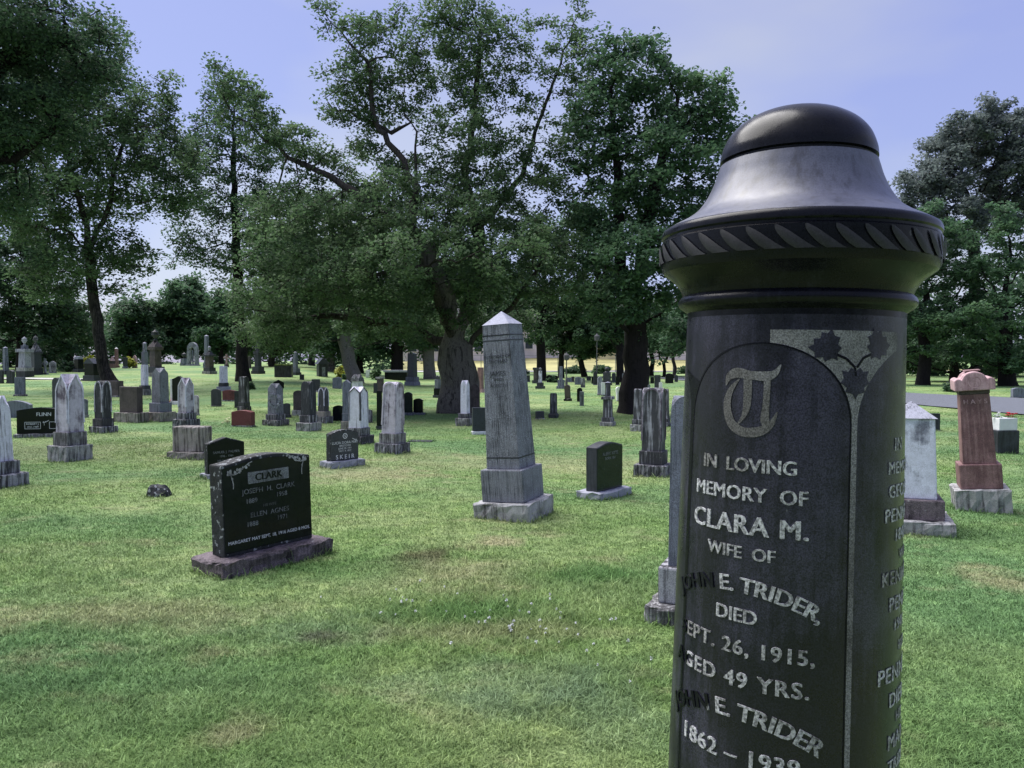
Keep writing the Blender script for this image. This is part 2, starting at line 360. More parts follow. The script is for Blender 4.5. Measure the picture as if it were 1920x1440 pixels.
def gothic(bm, w0, w1, z0, zs, z1, style, d0=None, n=14):
    """tapered square shaft whose four faces end in arches (cross-gabled top)"""
    P = PROF[style]; k = (d0 or w0)/w0; g = {}
    for i in range(n+1):
        for j in range(n+1):
            a, b = -1+2*i/n, -1+2*j/n; z = zs+(z1-zs)*max(P(a), P(b))
            f = (z-z0)/(z1-z0); w = (w0+(w1-w0)*f)/2
            g[i, j] = bm.verts.new((a*w, b*w*k, z))
    for i in range(n):
        for j in range(n): bm.faces.new([g[i, j], g[i+1, j], g[i+1, j+1], g[i, j+1]])
    ring = [(i, 0) for i in range(n)]+[(n, j) for j in range(n)]+[(i, n) for i in range(n, 0, -1)]+[(0, j) for j in range(n, 0, -1)]
    low = [bm.verts.new(((-1+2*i/n)*w0/2, (-1+2*j/n)*w0/2*k, z0)) for i, j in ring]
    for q in range(len(ring)):
        r = (q+1) % len(ring); bm.faces.new([low[q], low[r], g[ring[r]], g[ring[q]]])
    bm.faces.new(low[::-1])
def moulding(bm, w0, w1, z0, zs, z1, style, bw=.15, th=.03, n=14):
    """raised arch border on each of the four faces"""
    P = PROF[style]
    def pt(t, s):     # s=0 outer, 1 inner
        z = zs+(z1-zs)*P(t); f = (z-z0)/(z1-z0)*(1-bw*.35*s); zz = z0+(z-z0)*(1-bw*.3*s)
        w = (w0+(w1-w0)*f)/2; return t*w*(1-bw*1.3*s), zz, w
    outl = [(-1, None)]+[(-1+2*i/n, 1) for i in range(n+1)]+[(1, None)]
    for q in range(4):
        rot = Matrix.Rotation(q*math.pi/2, 4, 'Z'); rows = []
        for s in (0, 1):
            row = []
            for t, f in outl:
                if f is None: x, z, w = t*w0/2*(1-bw*1.3*s), z0+.01, w0/2
                else: x, z, w = pt(t, s)
                row.append([bm.verts.new(rot @ Vector((x, -w-th, z))), bm.verts.new(rot @ Vector((x, -w+.002, z)))])
            rows.append(row)
        for i in range(len(outl)-1):
            a, b, c, d = rows[0][i][0], rows[0][i+1][0], rows[1][i+1][0], rows[1][i][0]; bm.faces.new([a, b, c, d])
            a, b, c, d = rows[0][i][1], rows[0][i+1][1], rows[0][i+1][0], rows[0][i][0]; bm.faces.new([a, b, c, d])
            a, b, c, d = rows[1][i][0], rows[1][i+1][0], rows[1][i+1][1], rows[1][i][1]; bm.faces.new([a, b, c, d])
def tablet(bm, w, d, z0, zs, z1, style, n=16):
    P = PROF[style]; top = [(-w/2+w*i/n, zs+(z1-zs)*P(-1+2*i/n)) for i in range(n+1)]
    pts = [(-w/2, z0)]+top+[(w/2, z0)]
    pts = [p for i, p in enumerate(pts) if i == 0 or (abs(p[0]-pts[i-1][0])+abs(p[1]-pts[i-1][1])) > 1e-5]
    fr = [bm.verts.new((x, -d/2, z)) for x, z in pts]; bk = [bm.verts.new((x, d/2, z)) for x, z in pts]
    bm.faces.new(fr[::-1]); bm.faces.new(bk)
    for i in range(len(pts)):
        j = (i+1) % len(pts); bm.faces.new([fr[i], fr[j], bk[j], bk[i]])
def lathe(bm, prof, seg=20, ox=0, oy=0):
    rings = []
    for r, z in prof:
        rings.append([bm.verts.new((ox+max(r, 1e-4)*math.cos(2*math.pi*k/seg), oy+max(r, 1e-4)*math.sin(2*math.pi*k/seg), z)) for k in range(seg)])
    for a, b in zip(rings, rings[1:]):
        for k in range(seg): bm.faces.new([a[k], a[(k+1) % seg], b[(k+1) % seg], b[k]])
    bm.faces.new(rings[0][::-1]); bm.faces.new(rings[-1])
URN = [(.30, 0), (.34, .06), (.16, .14), (.18, .22), (.50, .46), (.56, .60), (.40, .68), (.52, .72), (.50, .78), (.20, .88), (.16, .92), (.10, .96), (.02, 1.0)]
BALL = [(.5, 0), (.5, .1), (.3, .2)]+[(.48*math.sin(a), .6-.4*math.cos(a)) for a in np.linspace(.6, 3.1, 8)]
def text_bm(s, size, bold=0.0, space=1.0, align='CENTER', ext=0.0):
    cu = bpy.data.curves.new('t', 'FONT'); cu.body = s; cu.size = size; cu.offset = bold; cu.extrude = ext; cu.space_character = space
    cu.align_x = align; cu.resolution_u = 3; o = bpy.data.objects.new('t', cu); COL.objects.link(o)
    dg = bpy.context.evaluated_depsgraph_get(); me = bpy.data.meshes.new_from_object(o.evaluated_get(dg))
    bm = bmesh.new(); bm.from_mesh(me); bpy.data.objects.remove(o); bpy.data.meshes.remove(me); bpy.data.curves.remove(cu); return bm
def join_bm(dst, src, mat=Matrix()):
    mp_ = {v: dst.verts.new(mat @ v.co) for v in src.verts}
    for f in src.faces:
        try: dst.faces.new([mp_[v] for v in f.verts])
        except ValueError: pass
    src.free()
def inscription(root, lines, y, mat, name='lettering'):
    """lines: (text, x, z, size[, bold]) on the front face at depth y; every line is a part of its own"""
    for L in lines:
        tx, x, z, s = L[:4]; b = L[4] if len(L) > 4 else .012; bm = bmesh.new()
        for k in (-1, 0, 1): join_bm(bm, text_bm(tx, s, 0), Matrix.Translation((x+k*b*s*.8, y-k*.0001, z)) @ Matrix.Rotation(R(90), 4, 'X'))
        o = obj(name, bm, mat, root)
    return o
def tiers_build(root, tiers, w, h, dr):
    """tiers bottom to top: (part, kind, w, h, material, options)"""
    z = 0.0
    for T in tiers:
        part, kind, wf, hf, mat = T[:5]; op = T[5] if len(T) > 5 else {}
        ww, hh = w*wf, h*hf; dd = ww*op.get('dr', dr); bm = bmesh.new(); smooth = False
        z0 = z-(.12 if z == 0 else 0); z1 = z+hh; tp = op.get('tp', 1.0)
        if kind == 'b':
            frustum(bm, ww, dd, ww*tp, dd*tp, z0, z1); soften(bm, op.get('bev', min(.012, .06*ww)))
            if op.get('rough'): rough_up(bm, op['rough'], op.get('cell', .09))
        elif kind == 'g': gothic(bm, ww, ww*tp, z0, z+hh*(1-op.get('cap', .25)), z1, op.get('st', 'round'), dd)
        elif kind == 't':
            tablet(bm, ww, dd, z0, z+hh*(1-op.get('cap', .12)), z1, op.get('st', 'flat')); soften(bm, min(.01, .1*dd))
        elif kind == 'p':   # pyramid
            frustum(bm, ww, dd, .004, .004, z0, z1)
        elif kind == 'h':   # hipped/gabled roof stone
            frustum(bm, ww, dd, ww*.15, dd*.15 if not op.get('ridge') else dd, z0, z1)
        elif kind == 'u': lathe(bm, [(r*ww, z+q*hh) for r, q in URN]); smooth = True
        elif kind == 's': lathe(bm, [(r*ww, z+q*hh) for r, q in BALL]); smooth = True
        elif kind == 'c': lathe(bm, [(ww/2, z0), (ww/2*tp, z1)], 20); smooth = False
        elif kind == 'x':   # cross, optionally ringed
            a = ww*.14; tablet(bm, a*2, dd*.5, z0, z1-.001, z1, 'flat', 2); frustum(bm, ww, dd*.48, ww, dd*.48, z+hh*.60, z+hh*.60+a*1.8)
            if op.get('ring'):
                for k in range(16):
                    t0, t1 = 2*math.pi*k/16, 2*math.pi*(k+1)/16; c = z+hh*.60+a*.9
                    vs = [bm.verts.new((r*math.cos(t_), y_, c+r*math.sin(t_))) for y_ in (-dd*.2, dd*.2) for r, t_ in ((ww*.42, t0), (ww*.42, t1), (ww*.30, t1), (ww*.30, t0))]
                    bm.faces.new(vs[:4]); bm.faces.new(vs[4:][::-1]); bm.faces.new([vs[0], vs[4], vs[5], vs[1]]); bm.faces.new([vs[2], vs[6], vs[7], vs[3]])
        obj(part, bm, M[mat], root, smooth)
        if op.get('mo'):
            bm = bmesh.new(); moulding(bm, ww, ww*tp, z0+.12, z+hh*(1-op.get('cap', .25)), z1-.003, op.get('st', 'round'), op.get('mo'), .05*ww); obj('arch_moulding', bm, M[op.get('mm', mat)], root)
        if op.get('txt'): inscription(root, [(a, b*ww, z+c*hh, s*hh)+tuple(r) for a, b, c, s, *r in op['txt']], -dd/2-.0015, M[op.get('tm', 'letterd')])
        if op.get('face'):
            bm = bmesh.new(); k = op.get('fk', .92); tablet(bm, ww*k, .006, z+hh*.04, z+hh*(1-op.get('cap', .12))*.97, z1-hh*.035, op.get('st', 'flat'))
            o = obj('polished_face', bm, M[op['face']], root); o.location.y = -dd/2-.001
        z = z1
    return root
GRP = 'gravestones standing on the cemetery lawn'
def stone_at(px, yt, yb, w, label, tiers, name='gravestone', cat='gravestone', yaw=-24, dr=1.0, lean=0, nod=0, group=GRP):
    g = ground(px, yb); D = g.y; phi = math.atan((px-960)/F); a = R(yaw)+phi
    wr = w*D/F*math.cos(phi)**0/(abs(math.cos(a))+dr*abs(math.sin(a))); half = .5*wr*(abs(math.sin(a))+dr*abs(math.cos(a)))
    D2 = D+half*.7; x = (px-960)/F*D2; y = D2; z = Z(x, y)
    h = (EYE+ray(px, yt).z*D2) - z
    e = empty(name, (x, y, z)); e.rotation_euler = (Matrix.Rotation(R(lean), 3, 'Y') @ Matrix.Rotation(R(nod), 3, 'X') @ Matrix.Rotation(R(yaw), 3, 'Z')).to_euler()
    if D < 26: FOOT.append((x, y, wr, wr*tiers[0][5].get('dr', dr) if len(tiers[0]) > 5 else wr*dr, a-phi))
    tiers_build(e, tiers, wr, max(h, .05), dr); tag(e, label, cat, group); return e, wr, h
FOOT = []
def mk(st='round', m='marl', b='based', p='based', bh=.10, ph=.10, pw=.76, sw=.58, tp=.88, cap=.2, mo=0, mm=None):
    o = dict(st=st, tp=tp, cap=cap)
    if mo: o['mo'] = mo; o['mm'] = mm or m
    return [('base', 'b', 1, bh, b, dict(rough=.004)), ('plinth', 'b', pw, ph, p), ('shaft', 'g', sw, 1-bh-ph, m, o)]
def tb(st='flat', m='dark', b='basel', bh=.1, tw=.86, dr=.3, bdr=.42, cap=.12, face=None):
    o = dict(st=st, dr=dr, cap=cap)
    if face: o['face'] = face
    return [('base', 'b', 1, bh, b, dict(dr=bdr, rough=.004)), ('tablet', 't', tw, 1-bh, m, o)]
# ------------------------------------------------------------------ graves: hero stones
S = stone_at
M['marw'] = stone('marble_clouded', (.72, .73, .86), (.20, .205, .26), .50, .3, .15, .85)
M['moss'] = flat('moss_green', (.10, .14, .04), .95, var=.4)
S(743, 694, 713, 48, 'wide low dark tomb with a pale lid left of the dark tapering monument', [('block', 'b', .9, .8, 'black', {}), ('lid', 'b', 1, .2, 'greyl', {})], name='tomb', cat='tomb', yaw=4, dr=.5)
# leaning streaked obelisk in the middle
e, w, h = S(965, 583, 977, 160, 'tall leaning grey granite obelisk with pyramid cap in the middle of the lawn', [
    ('base', 'b', 1, .083, 'basel', dict(rough=.005, bev=.02)), ('plinth', 'b', .76, .157, 'obel'),
    ('shaft', 'b', .600, .695, 'obel', dict(tp=.80, bev=.006)), ('cap', 'p', .490, .065, 'cap')], name='obelisk', cat='obelisk', yaw=-27, lean=-3.7)
sh = [c for c in COL.objects if c.parent == e and c.name.startswith('shaft')][0]
zs0, zs1 = h*.240, h*.935
def band(zz, th, grow=.003):
    bm = bmesh.new(); f = (zz-zs0)/(zs1-zs0); ww = w*.600*(1-.20*f)+grow; frustum(bm, ww, ww, ww, ww, zz, zz+th); obj('carved_band', bm, M['dark'], e)
band(h*.880, .012); band(h*.855, .012); band(h*.292, .012)
OL = inscription(e, [('IN MEMORY OF', 0, h*.775, .040), ('THOMAS', 0, h*.75, .045), ('JAMES', 0, h*.69, .062), ('DIED', 0, h*.665, .04), ('AGED 71', 0, h*.635, .045)], -w*.600*.5*.835-.002, M['dark'])
for L in [c for c in COL.objects if c.parent == e and c.name.startswith('lettering')]:
    L.rotation_euler.x = -math.atan(w*.600*.10/(zs1-zs0))
    # keep the tilted lettering on the tapered face
    L.location = (0, 0, 0); pz = h*.70; fpos = -w*.600*.5*(1-.20*(pz-zs0)/(zs1-zs0))-.003
    L.location.y = fpos - (-w*.600*.5*.835-.002)*math.cos(L.rotation_euler.x) + pz*math.sin(L.rotation_euler.x); L.location.z = pz-pz*math.cos(L.rotation_euler.x)-(-w*.600*.5*.835-.002)*math.sin(L.rotation_euler.x)

# big black granite stone with the family name panel
def scroll(root, x, z, s, y, mat, flip=1):
    """engraved leafy corner spray"""
    bm = bmesh.new(); rr = random.Random(5)
    def blob(cx, cz, r, n=7):
        vs = [bm.verts.new((cx+r*(1+.25*rr.uniform(-1, 1))*math.cos(2*math.pi*k/n), y, cz+r*(1+.25*rr.uniform(-1, 1))*math.sin(2*math.pi*k/n))) for k in range(n)]; bm.faces.new(vs)
    def ln(pts, t):
        for (x0, z0), (x1, z1) in zip(pts, pts[1:]):
            dx, dz = x1-x0, z1-z0; l = math.hypot(dx, dz) or 1; nx, nz = -dz/l*t, dx/l*t
            bm.faces.new([bm.verts.new(q) for q in ((x0-nx, y, z0-nz), (x1-nx, y, z1-nz), (x1+nx, y, z1+nz), (x0+nx, y, z0+nz))])
    a = [(x+flip*s*(t), z+s*(.28*t-.1*math.sin(t*5))) for t in np.linspace(0, 1, 9)]; ln(a, .0035)
    b = [(x+flip*s*(.10+.10*math.sin(t*2)), z-s*.55*t) for t in np.linspace(0, 1, 7)]; ln(b, .0035)
    for cx, cz, r in ((.02, .02, .055), (.12, .0, .05), (.1, .11, .045), (.28, .06, .05), (.38, .14, .045), (.5, .12, .06), (.46, .04, .035), (.62, .2, .035), (.74, .19, .04), (.86, .26, .03), (.17, -.18, .03), (0, .1, .03)):
        blob(x+flip*s*cx, z+s*cz, s*r*1.35)
    obj('engraved_spray', bm, mat, root)
e, w, h = S(493, 850, 1074, 270, 'large black granite slab carved CLARK, its rough sides spotted with lichen', [
    ('base', 'b', 1, .145, 'mauve', dict(dr=.46, rough=.006, bev=.02)),
    ('tablet', 't', .80, .855, 'rockblack', dict(dr=.22, st='serp', cap=.085, face='black', fk=.985))], cat='gravestone', yaw=51, dr=.46, lean=-1.5)
tw = w*.80; fy = -tw*.11-.0075; zb = h*.145; th_ = h*.855
bm = bmesh.new(); frustum(bm, tw*.46, .004, tw*.46, .004, zb+th_*.715, zb+th_*.835); o = obj('name_panel', bm, M['letterd'], e); o.location = (0, fy, 0)
inscription(e, [('CLARK', 0, zb+th_*.742, th_*.105, .05)], fy-.004, M['black'], 'panel_letters')
inscription(e, [('JOSEPH  H.  CLARK', 0, zb+th_*.615, .052), ('1889', -tw*.20, zb+th_*.515, .048), ('1958', tw*.14, zb+th_*.535, .048), ('HIS WIFE', 0, zb+th_*.455, .028),
                ('ELLEN  AGNES', 0, zb+th_*.365, .050), ('1888', -tw*.20, zb+th_*.275, .048), ('1971', tw*.14, zb+th_*.285, .048)], fy-.0015, M['letterd'])
inscription(e, [('MARGARET MAY SEPT. 18, 1916 AGED 8 MOS.', 0, zb+th_*.125, .034, .012)], fy-.0015, M['letterw'], 'bottom_inscription')
scroll(e, -tw*.44, zb+th_*.84, tw*.26, fy-.0015, M['letter']); scroll(e, tw*.44, zb+th_*.885, tw*.26, fy-.0015, M['letter'], -1)

e, w, h = S(641, 805, 878, 86, 'grey slab carved SKEIR in white letters on a pale low base', [
    ('base', 'b', 1, .17, 'greyl', dict(dr=.5, rough=.005)), ('tablet', 't', .80, .83, 'rockblack', dict(dr=.26, st='low', cap=.12, face='slate', fk=.98))], yaw=46, dr=.5)
tw = w*.8; fy = -tw*.13-.008
inscription(e, [('S K E I R', 0, h*.215, h*.165, .022), ('LUCIA DORA MAY', 0, h*.62, h*.10, .004), ('BRISTOWE', 0, h*.545, h*.075, .002), ('JUNE 20, 1901', 0, h*.475, h*.07, .002), ('OCT. 9, 1972', 0, h*.405, h*.07, .002)], fy, M['letterw'])
bm = bmesh.new()
for r0, r1 in ((.075*h, .055*h), (.03*h, .0)):
    for k in range(20):
        a0, a1 = 2*math.pi*k/20, 2*math.pi*(k+1)/20; c = h*.83
        if r1: bm.faces.new([bm.verts.new((r*math.cos(a), fy-.001, c+r*math.sin(a))) for r, a in ((r0, a0), (r0, a1), (r1, a1), (r1, a0))])
obj('round_emblem', bm, M['letterw'], e); inscription(e, [('S', 0, h*.80, h*.09, .05)], fy-.001, M['letterw'], 'emblem_letter')
scroll(e, tw*.42, h*.70, tw*.16, fy-.001, M['letterw'], -1)

e, w, h = S(419, 819, 896, 86, 'dark slab with peaked top standing just behind the big black stone', [
    ('base', 'b', 1, .10, 'greyl', dict(dr=.45, rough=.004)), ('tablet', 't', .90, .90, 'rockblack', dict(dr=.22, st='gable', cap=.16, face='black', fk=.985))], yaw=44, dr=.4)
tw = w*.9; inscription(e, [('SAMUEL J. PALMER', 0, h*.60, h*.085), ('1896 - 1961', 0, h*.50, h*.075), ('BELOVED WIFE', 0, h*.39, h*.07)], -tw*.11-.008, M['letterd'])
e, w, h = S(1134, 828, 937, 108, 'dark green polished slab with curved top right of the leaning obelisk', [
    ('base', 'b', 1, .135, 'greyl', dict(dr=.5, rough=.006)), ('tablet', 't', .80, .865, 'dark', dict(dr=.28, st='serp', cap=.11, face='green', fk=.985))], yaw=50, dr=.5)
tw = w*.8; inscription(e, [('ALBERT KYTE', 0, h*.77, h*.085), ('BORN 1861', 0, h*.69, h*.07)], -tw*.14-.008, M['letterd'])
e, w, h = S(76, 764, 821, 92, 'wide black slab carved FLINN with white etched panels at the left', [
    ('base', 'b', 1, .12, 'basel', dict(dr=.3, rough=.004)), ('tablet', 't', .92, .88, 'black', dict(dr=.16, st='low', cap=.10))], yaw=12, dr=.3)
tw = w*.92; fy = -tw*.08-.003
inscription(e, [('FLINN', tw*.08, h*.72, h*.17, .02)], fy, M['letterw'])
for cx, cw in ((-tw*.16, .34), (tw*.34, .3)):
    bm = bmesh.new(); a, b, c, d = cx-tw*cw/2, cx+tw*cw/2, h*.28, h*.52; t_ = .008
    for x0, x1, z0, z1 in ((a, b, c, c+t_), (a, b, d-t_, d), (a, a+t_, c, d), (b-t_, b, c, d)): bm.faces.new([bm.verts.new(q) for q in ((x0, fy, z0), (x1, fy, z0), (x1, fy, z1), (x0, fy, z1))])
    obj('etched_frame', bm, M['letterw'], e)
inscription(e, [('ROBERT J.', -tw*.16, h*.42, h*.09), ('1921-1989', -tw*.16, h*.32, h*.085)], fy, M['letterw'], 'panel_letters')
scroll(e, tw*.06, h*.50, tw*.13, fy, M['letterw'])

# big granite marker half hidden behind the near column
S(1292, 742, 1176, 160, 'dark speckled granite marker half hidden behind the left edge of the near column', [
    ('base', 'b', 1, .085, 'basel', dict(rough=.006, bev=.02)), ('plinth', 'b', .70, .16, 'based', {}),
    ('shaft', 'g', .46, .755, 'grey', dict(st='round', tp=.90, cap=.11))], yaw=-24)
# right of the column
S(1712, 752, 1001, 150, 'white weathered marble obelisk with pointed cap just right of the near column', [
    ('base', 'b', 1, .10, 'basel', dict(rough=.006)), ('plinth', 'b', .77, .155, 'mauve', {}), ('shaft', 'b', .600, .620, 'marw', dict(tp=.90)), ('cap', 'p', .60, .125, 'greyl')], name='obelisk', cat='obelisk', yaw=-22, lean=-.5)
e, w, h = S(1845, 692, 961, 103, 'leaning pink granite monument with rounded scroll cap and grey base', [
    ('base', 'b', 1, .165, 'basel', dict(rough=.005)), ('plinth', 'b', .76, .175, 'pink', {}), ('shaft', 'b', .60, .49, 'pink', dict(tp=.88, bev=.006)),
    ('neck', 'b', .55, .03, 'brown', {}), ('cap', 't', .72, .13, 'pinkl', dict(st='scroll', cap=.72, dr=.95)), ('cap_block', 'b', .3, .01, 'pink', {})], name='monument', cat='monument', yaw=-23, lean=-5.2, dr=.8)
fy = -w*.72*.95/2-.003; bm = bmesh.new(); zc = h*.918; rc = w*.115
for k in range(24):
    a0, a1 = 2*math.pi*k/24, 2*math.pi*(k+1)/24; bm.faces.new([bm.verts.new((r*math.cos(a), fy, zc+r*math.sin(a))) for r, a in ((rc, a0), (rc, a1), (rc*.86, a1), (rc*.86, a0))])
obj('round_emblem', bm, M['pinkl'], e); inscription(e, [('H', 0, zc-rc*.42, rc*1.2, .02)], fy, M['pinkl'], 'emblem_letter')
inscription(e, [('H A Y S', 0, h*.765, w*.13, .02)], -w*.6*.8/2*.90-.006, M['pinkl'])

e, w, h = S(1885, 782, 851, 50, 'dark block with a white flower box and red flowers at the right edge', [('block', 'b', 1, .64, 'dark', {}), ('flower_box', 'b', .86, .34, 'white', dict(bev=.01)), ], name='planter_stone', cat='gravestone', yaw=6, dr=.6)
def flowers(name, label, pos, r, mat, n=14, cat='flowers'):
    root = empty(name, pos); bm = bmesh.new(); bl = bmesh.new(); rr = random.Random(n)
    for k in range(n):
        c = Vector((rr.gauss(0, r*.6), rr.gauss(0, r*.6), abs(rr.gauss(r*.8, r*.4))))
        for q in range(6):
            a = q*math.pi/3+rr.random(); s = r*.42; u_ = Vector((math.cos(a), math.sin(a), .5))*s; v_ = Vector((-math.sin(a), math.cos(a), 0))*s*.5
            bm.faces.new([bm.verts.new(c), bm.verts.new(c+u_*.6-v_), bm.verts.new(c+u_), bm.verts.new(c+u_*.6+v_)])
        s = r*.03; frustum(bl, s, s, s, s, 0, c.z, c.x, c.y)
        a = rr.random()*6; d = Vector((math.cos(a), math.sin(a), .3))*r*.5; sd_ = Vector((-math.sin(a), math.cos(a), 0))*r*.15; b0 = Vector((c.x, c.y, c.z*.4))
        bl.faces.new([bl.verts.new(b0), bl.verts.new(b0+d*.5-sd_), bl.verts.new(b0+d), bl.verts.new(b0+d*.5+sd_)])
    obj('petals', bm, mat, root); obj('stems', bl, M['leafm'], root); tag(root, label, cat); return root
M['redf'] = flat('red_petals', (.52, .015, .03), .5); M['yelf'] = flat('cream_petals', (.62, .58, .38), .5); M['whif'] = flat('white_petals', (.75, .75, .78), .5)
flowers('flower_bunch', 'bunch of red flowers in the white box at the right edge', e.location+Vector((.10, 0, h*.97)), .07, M['redf'])
flowers('flower_bunch', 'bunch of white flowers in the white box at the right edge', e.location+Vector((-.10, 0, h*.96)), .06, M['whif'], 12)
S(1755, 775, 808, 18, 'small dark slab standing behind the white marble obelisk on the right', tb('flat', 'dark', 'based', .05, .95, .5, .5), yaw=-10, dr=.5)
S(1909, 727, 746, 24, 'grey slab beyond the road at the far right', tb('low', 'grey', 'grey', .08, .95), yaw=5, dr=.3)

# ------------------------------------------------------------------ graves: left, near
e, w, h = S(129, 701, 866, 76, 'tall white weathered marble marker with peaked top on two stepped blocks at left', [
    ('base', 'b', 1, .18, 'basel', dict(rough=.006)), ('plinth', 'b', .76, .155, 'basel', {}), ('shaft', 'g', .62, .665, 'marp', dict(st='shoulder', tp=.93, cap=.28, mo=.10, mm='marl'))], lean=.3)
S(192, 714, 812, 50, 'marble marker with rounded arches and dark blackened recess right of the tall white one', mk('round', 'mardd', 'based', 'based', .12, .15, .74, .58, .97, .24, .16, 'marl'))
S(-7, 742, 917, 100, 'white marble marker cut off by the left edge, on dark stepped blocks', mk('shoulder', 'marl', 'based', 'based', .14, .14, .72, .5, .8, .25))
S(28, 751, 784, 58, 'low wide bluish slab with rounded corners behind the wide black slab', tb('low', 'grey', 'grey', .04, .97, .22, .25, .25), yaw=8, dr=.25)
S(37, 707, 743, 24, 'small grey upright slab beside the pale path at left', tb('flat', 'grey', 'basel', .08, .85, .25, .5), yaw=5, dr=.5)
S(106, 708, 771, 17, 'dark narrow slab hidden behind the tall white marble marker', tb('round', 'dark', 'dark', .05, .95, .5, .5, .14), yaw=-10, dr=.5)
S(157, 748, 783, 16, 'small grey slab peeking out right of the tall white marble marker', tb('round', 'grey', 'basel', .15, .85), yaw=10, dr=.5)
S(216, 714, 745, 30, 'brownish block on a pale base at the foot of the flared tree trunk', tb('flat', 'brown', 'basel', .1, .92, .6, .7), yaw=-15, dr=.6)
S(245, 725, 793, 60, 'wide brown granite slab with light edge on a broad rough base', tb('flat', 'brown', 'conc', .27, .72, .35, .5), yaw=-18, dr=.45)
S(300, 690, 791, 54, 'tall blue grey granite marker with faceted top on a broad base', [
    ('base', 'b', 1, .17, 'conc', dict(rough=.004)), ('plinth', 'b', .74, .175, 'grey', {}), ('shaft', 'g', .56, .655, 'obel', dict(st='shoulder', tp=.92, cap=.18))], name='gravestone')
S(271, 684, 741, 22, 'slender white marble marker on dark and pale blocks left of the blue grey one', [
    ('base', 'b', 1, .20, 'basel', {}), ('plinth', 'b', .9, .12, 'dark', {}), ('shaft', 'b', .62, .68, 'marl', dict(tp=.95))])
S(272, 641, 690, 14, 'slim pale grey obelisk rising behind the slender marble marker', [('base', 'b', 1, .12, 'grey', {}), ('plinth', 'b', .85, .50, 'grey', {}), ('shaft', 'b', .55, .33, 'greyl', dict(tp=.9)), ('cap', 'p', .5, .05, 'cap')], name='obelisk', cat='obelisk')
S(292, 618, 706, 38, 'brown granite pedestal topped by a dark draped urn on the hill', [
    ('base', 'b', 1, .07, 'basel', {}), ('plinth', 'b', .82, .13, 'dark', {}), ('die', 'b', .58, .36, 'brown', dict(tp=.92)), ('cornice', 'b', .74, .07, 'brown', {}),
    ('gabled_cap', 'g', .66, .13, 'brown', dict(st='gable', cap=.7, tp=.5)), ('urn', 'u', .46, .24, 'dark', {})], name='urn_monument', cat='monument')
e, w, h = S(336, 705, 759, 34, 'black polished slab in a white upright frame behind the blue grey marker', [
    ('base', 'b', 1, .12, 'white', {}), ('tablet', 't', .78, .88, 'black', dict(dr=.3, st='gable', cap=.12))], yaw=-10, dr=.45)
for s in (-1, 1):
    bm = bmesh.new(); frustum(bm, w*.1, w*.34, w*.1, w*.34, h*.12, h*.90, s*w*.45); obj('side_post', bm, M['white'], e)
g = ground(321, 757); flowers('flower_bunch', 'small red flowers in front of the white framed black slab', g+Vector((.05, -.35, 0)), .11, M['redf'], 10)
S(348, 708, 803, 50, 'marble marker with a sharp peak standing right behind the stained block', mk('gable', 'marp', 'based', 'based', .17, .13, .74, .56, .93, .22, .12, 'marl'))
S(366, 741, 779, 15, 'pale marble slab peeking out right of the sharp peaked marker', tb('round', 'marp', 'basel', .08, .9), yaw=0, dr=.4)
S(359, 799, 861, 84, 'large rectangular stained concrete block with vertical drip marks', [('base', 'b', 1, .20, 'conc', dict(rough=.006, dr=.8)), ('block', 'b', .88, .80, 'conc', dict(bev=.02, rough=.003, dr=.55))], name='stone_block', yaw=-14, dr=.6)
S(293, 907, 933, 46, 'small dark rough boulder lying alone in the grass', [('boulder', 's', .01, .01, 'mauve', {})], name='boulder', cat='boulder', yaw=0)
bo = [c for c in COL.objects if c.parent and c.parent.name == 'boulder'][0]
bm = bmesh.new(); bmesh.ops.create_icosphere(bm, subdivisions=3, radius=1)
g = ground(293, 930); s_ = 23*g.y/F; from mathutils import noise as mnoise
for v in bm.verts:
    n_ = mnoise.noise(v.co*1.7+Vector((3, 1, 5)))*.28+mnoise.noise(v.co*5)*.08; v.co = Vector((v.co.x*s_*(1+n_), v.co.y*s_*.7*(1+n_), v.co.z*s_*1.0*(1+n_)))
bm.to_mesh(bo.data); bm.free(); bo.data.materials.clear(); bo.data.materials.append(M['rockblack'])
S(362, 640, 686, 24, 'pale stone arch monument with an open centre on the hill crest', [('base', 'b', 1.1, .05, 'greyl', {})], name='arch_monument', cat='monument', yaw=-4, dr=.4)
ar = [c for c in COL.objects if c.name == 'arch_monument'][0]; g = ground(362, 686); D = ar.location.y; hh = 44*D/F; ww = 19*D/F
bm = bmesh.new(); n = 16
outp = [(-ww*.56, 0)]+[(-ww*.5*math.cos(math.pi*k/n), hh*.72+hh*.28*math.sin(math.pi*k/n)) for k in range(n+1)]+[(ww*.56, 0)]
inp = [(-ww*.24, 0)]+[(-ww*.24*math.cos(math.pi*k/n), hh*.66+hh*.13*math.sin(math.pi*k/n)) for k in range(n+1)]+[(ww*.24, 0)]
for y_ in (-ww*.2, ww*.2):
    a = [bm.verts.new((x, y_, z)) for x, z in outp]; b = [bm.verts.new((x, y_, z)) for x, z in inp]
    for i in range(len(a)-1): bm.faces.new([a[i], a[i+1], b[i+1], b[i]] if y_ > 0 else [a[i+1], a[i], b[i], b[i+1]])
    if y_ < 0: fa, fb = a, b
for i in range(len(a)-1): bm.faces.new([fa[i], fa[i+1], a[i+1], a[i]]); bm.faces.new([fb[i+1], fb[i], b[i], b[i+1]])
obj('arch', bm, M['greyl'], ar); bm = bmesh.new(); frustum(bm, ww*.13, ww*.13, ww*.10, ww*.10, 0, hh*.68); frustum(bm, ww*.25, ww*.25, ww*.25, ww*.25, 0, hh*.08); obj('inner_column', bm, M['grey'], ar)
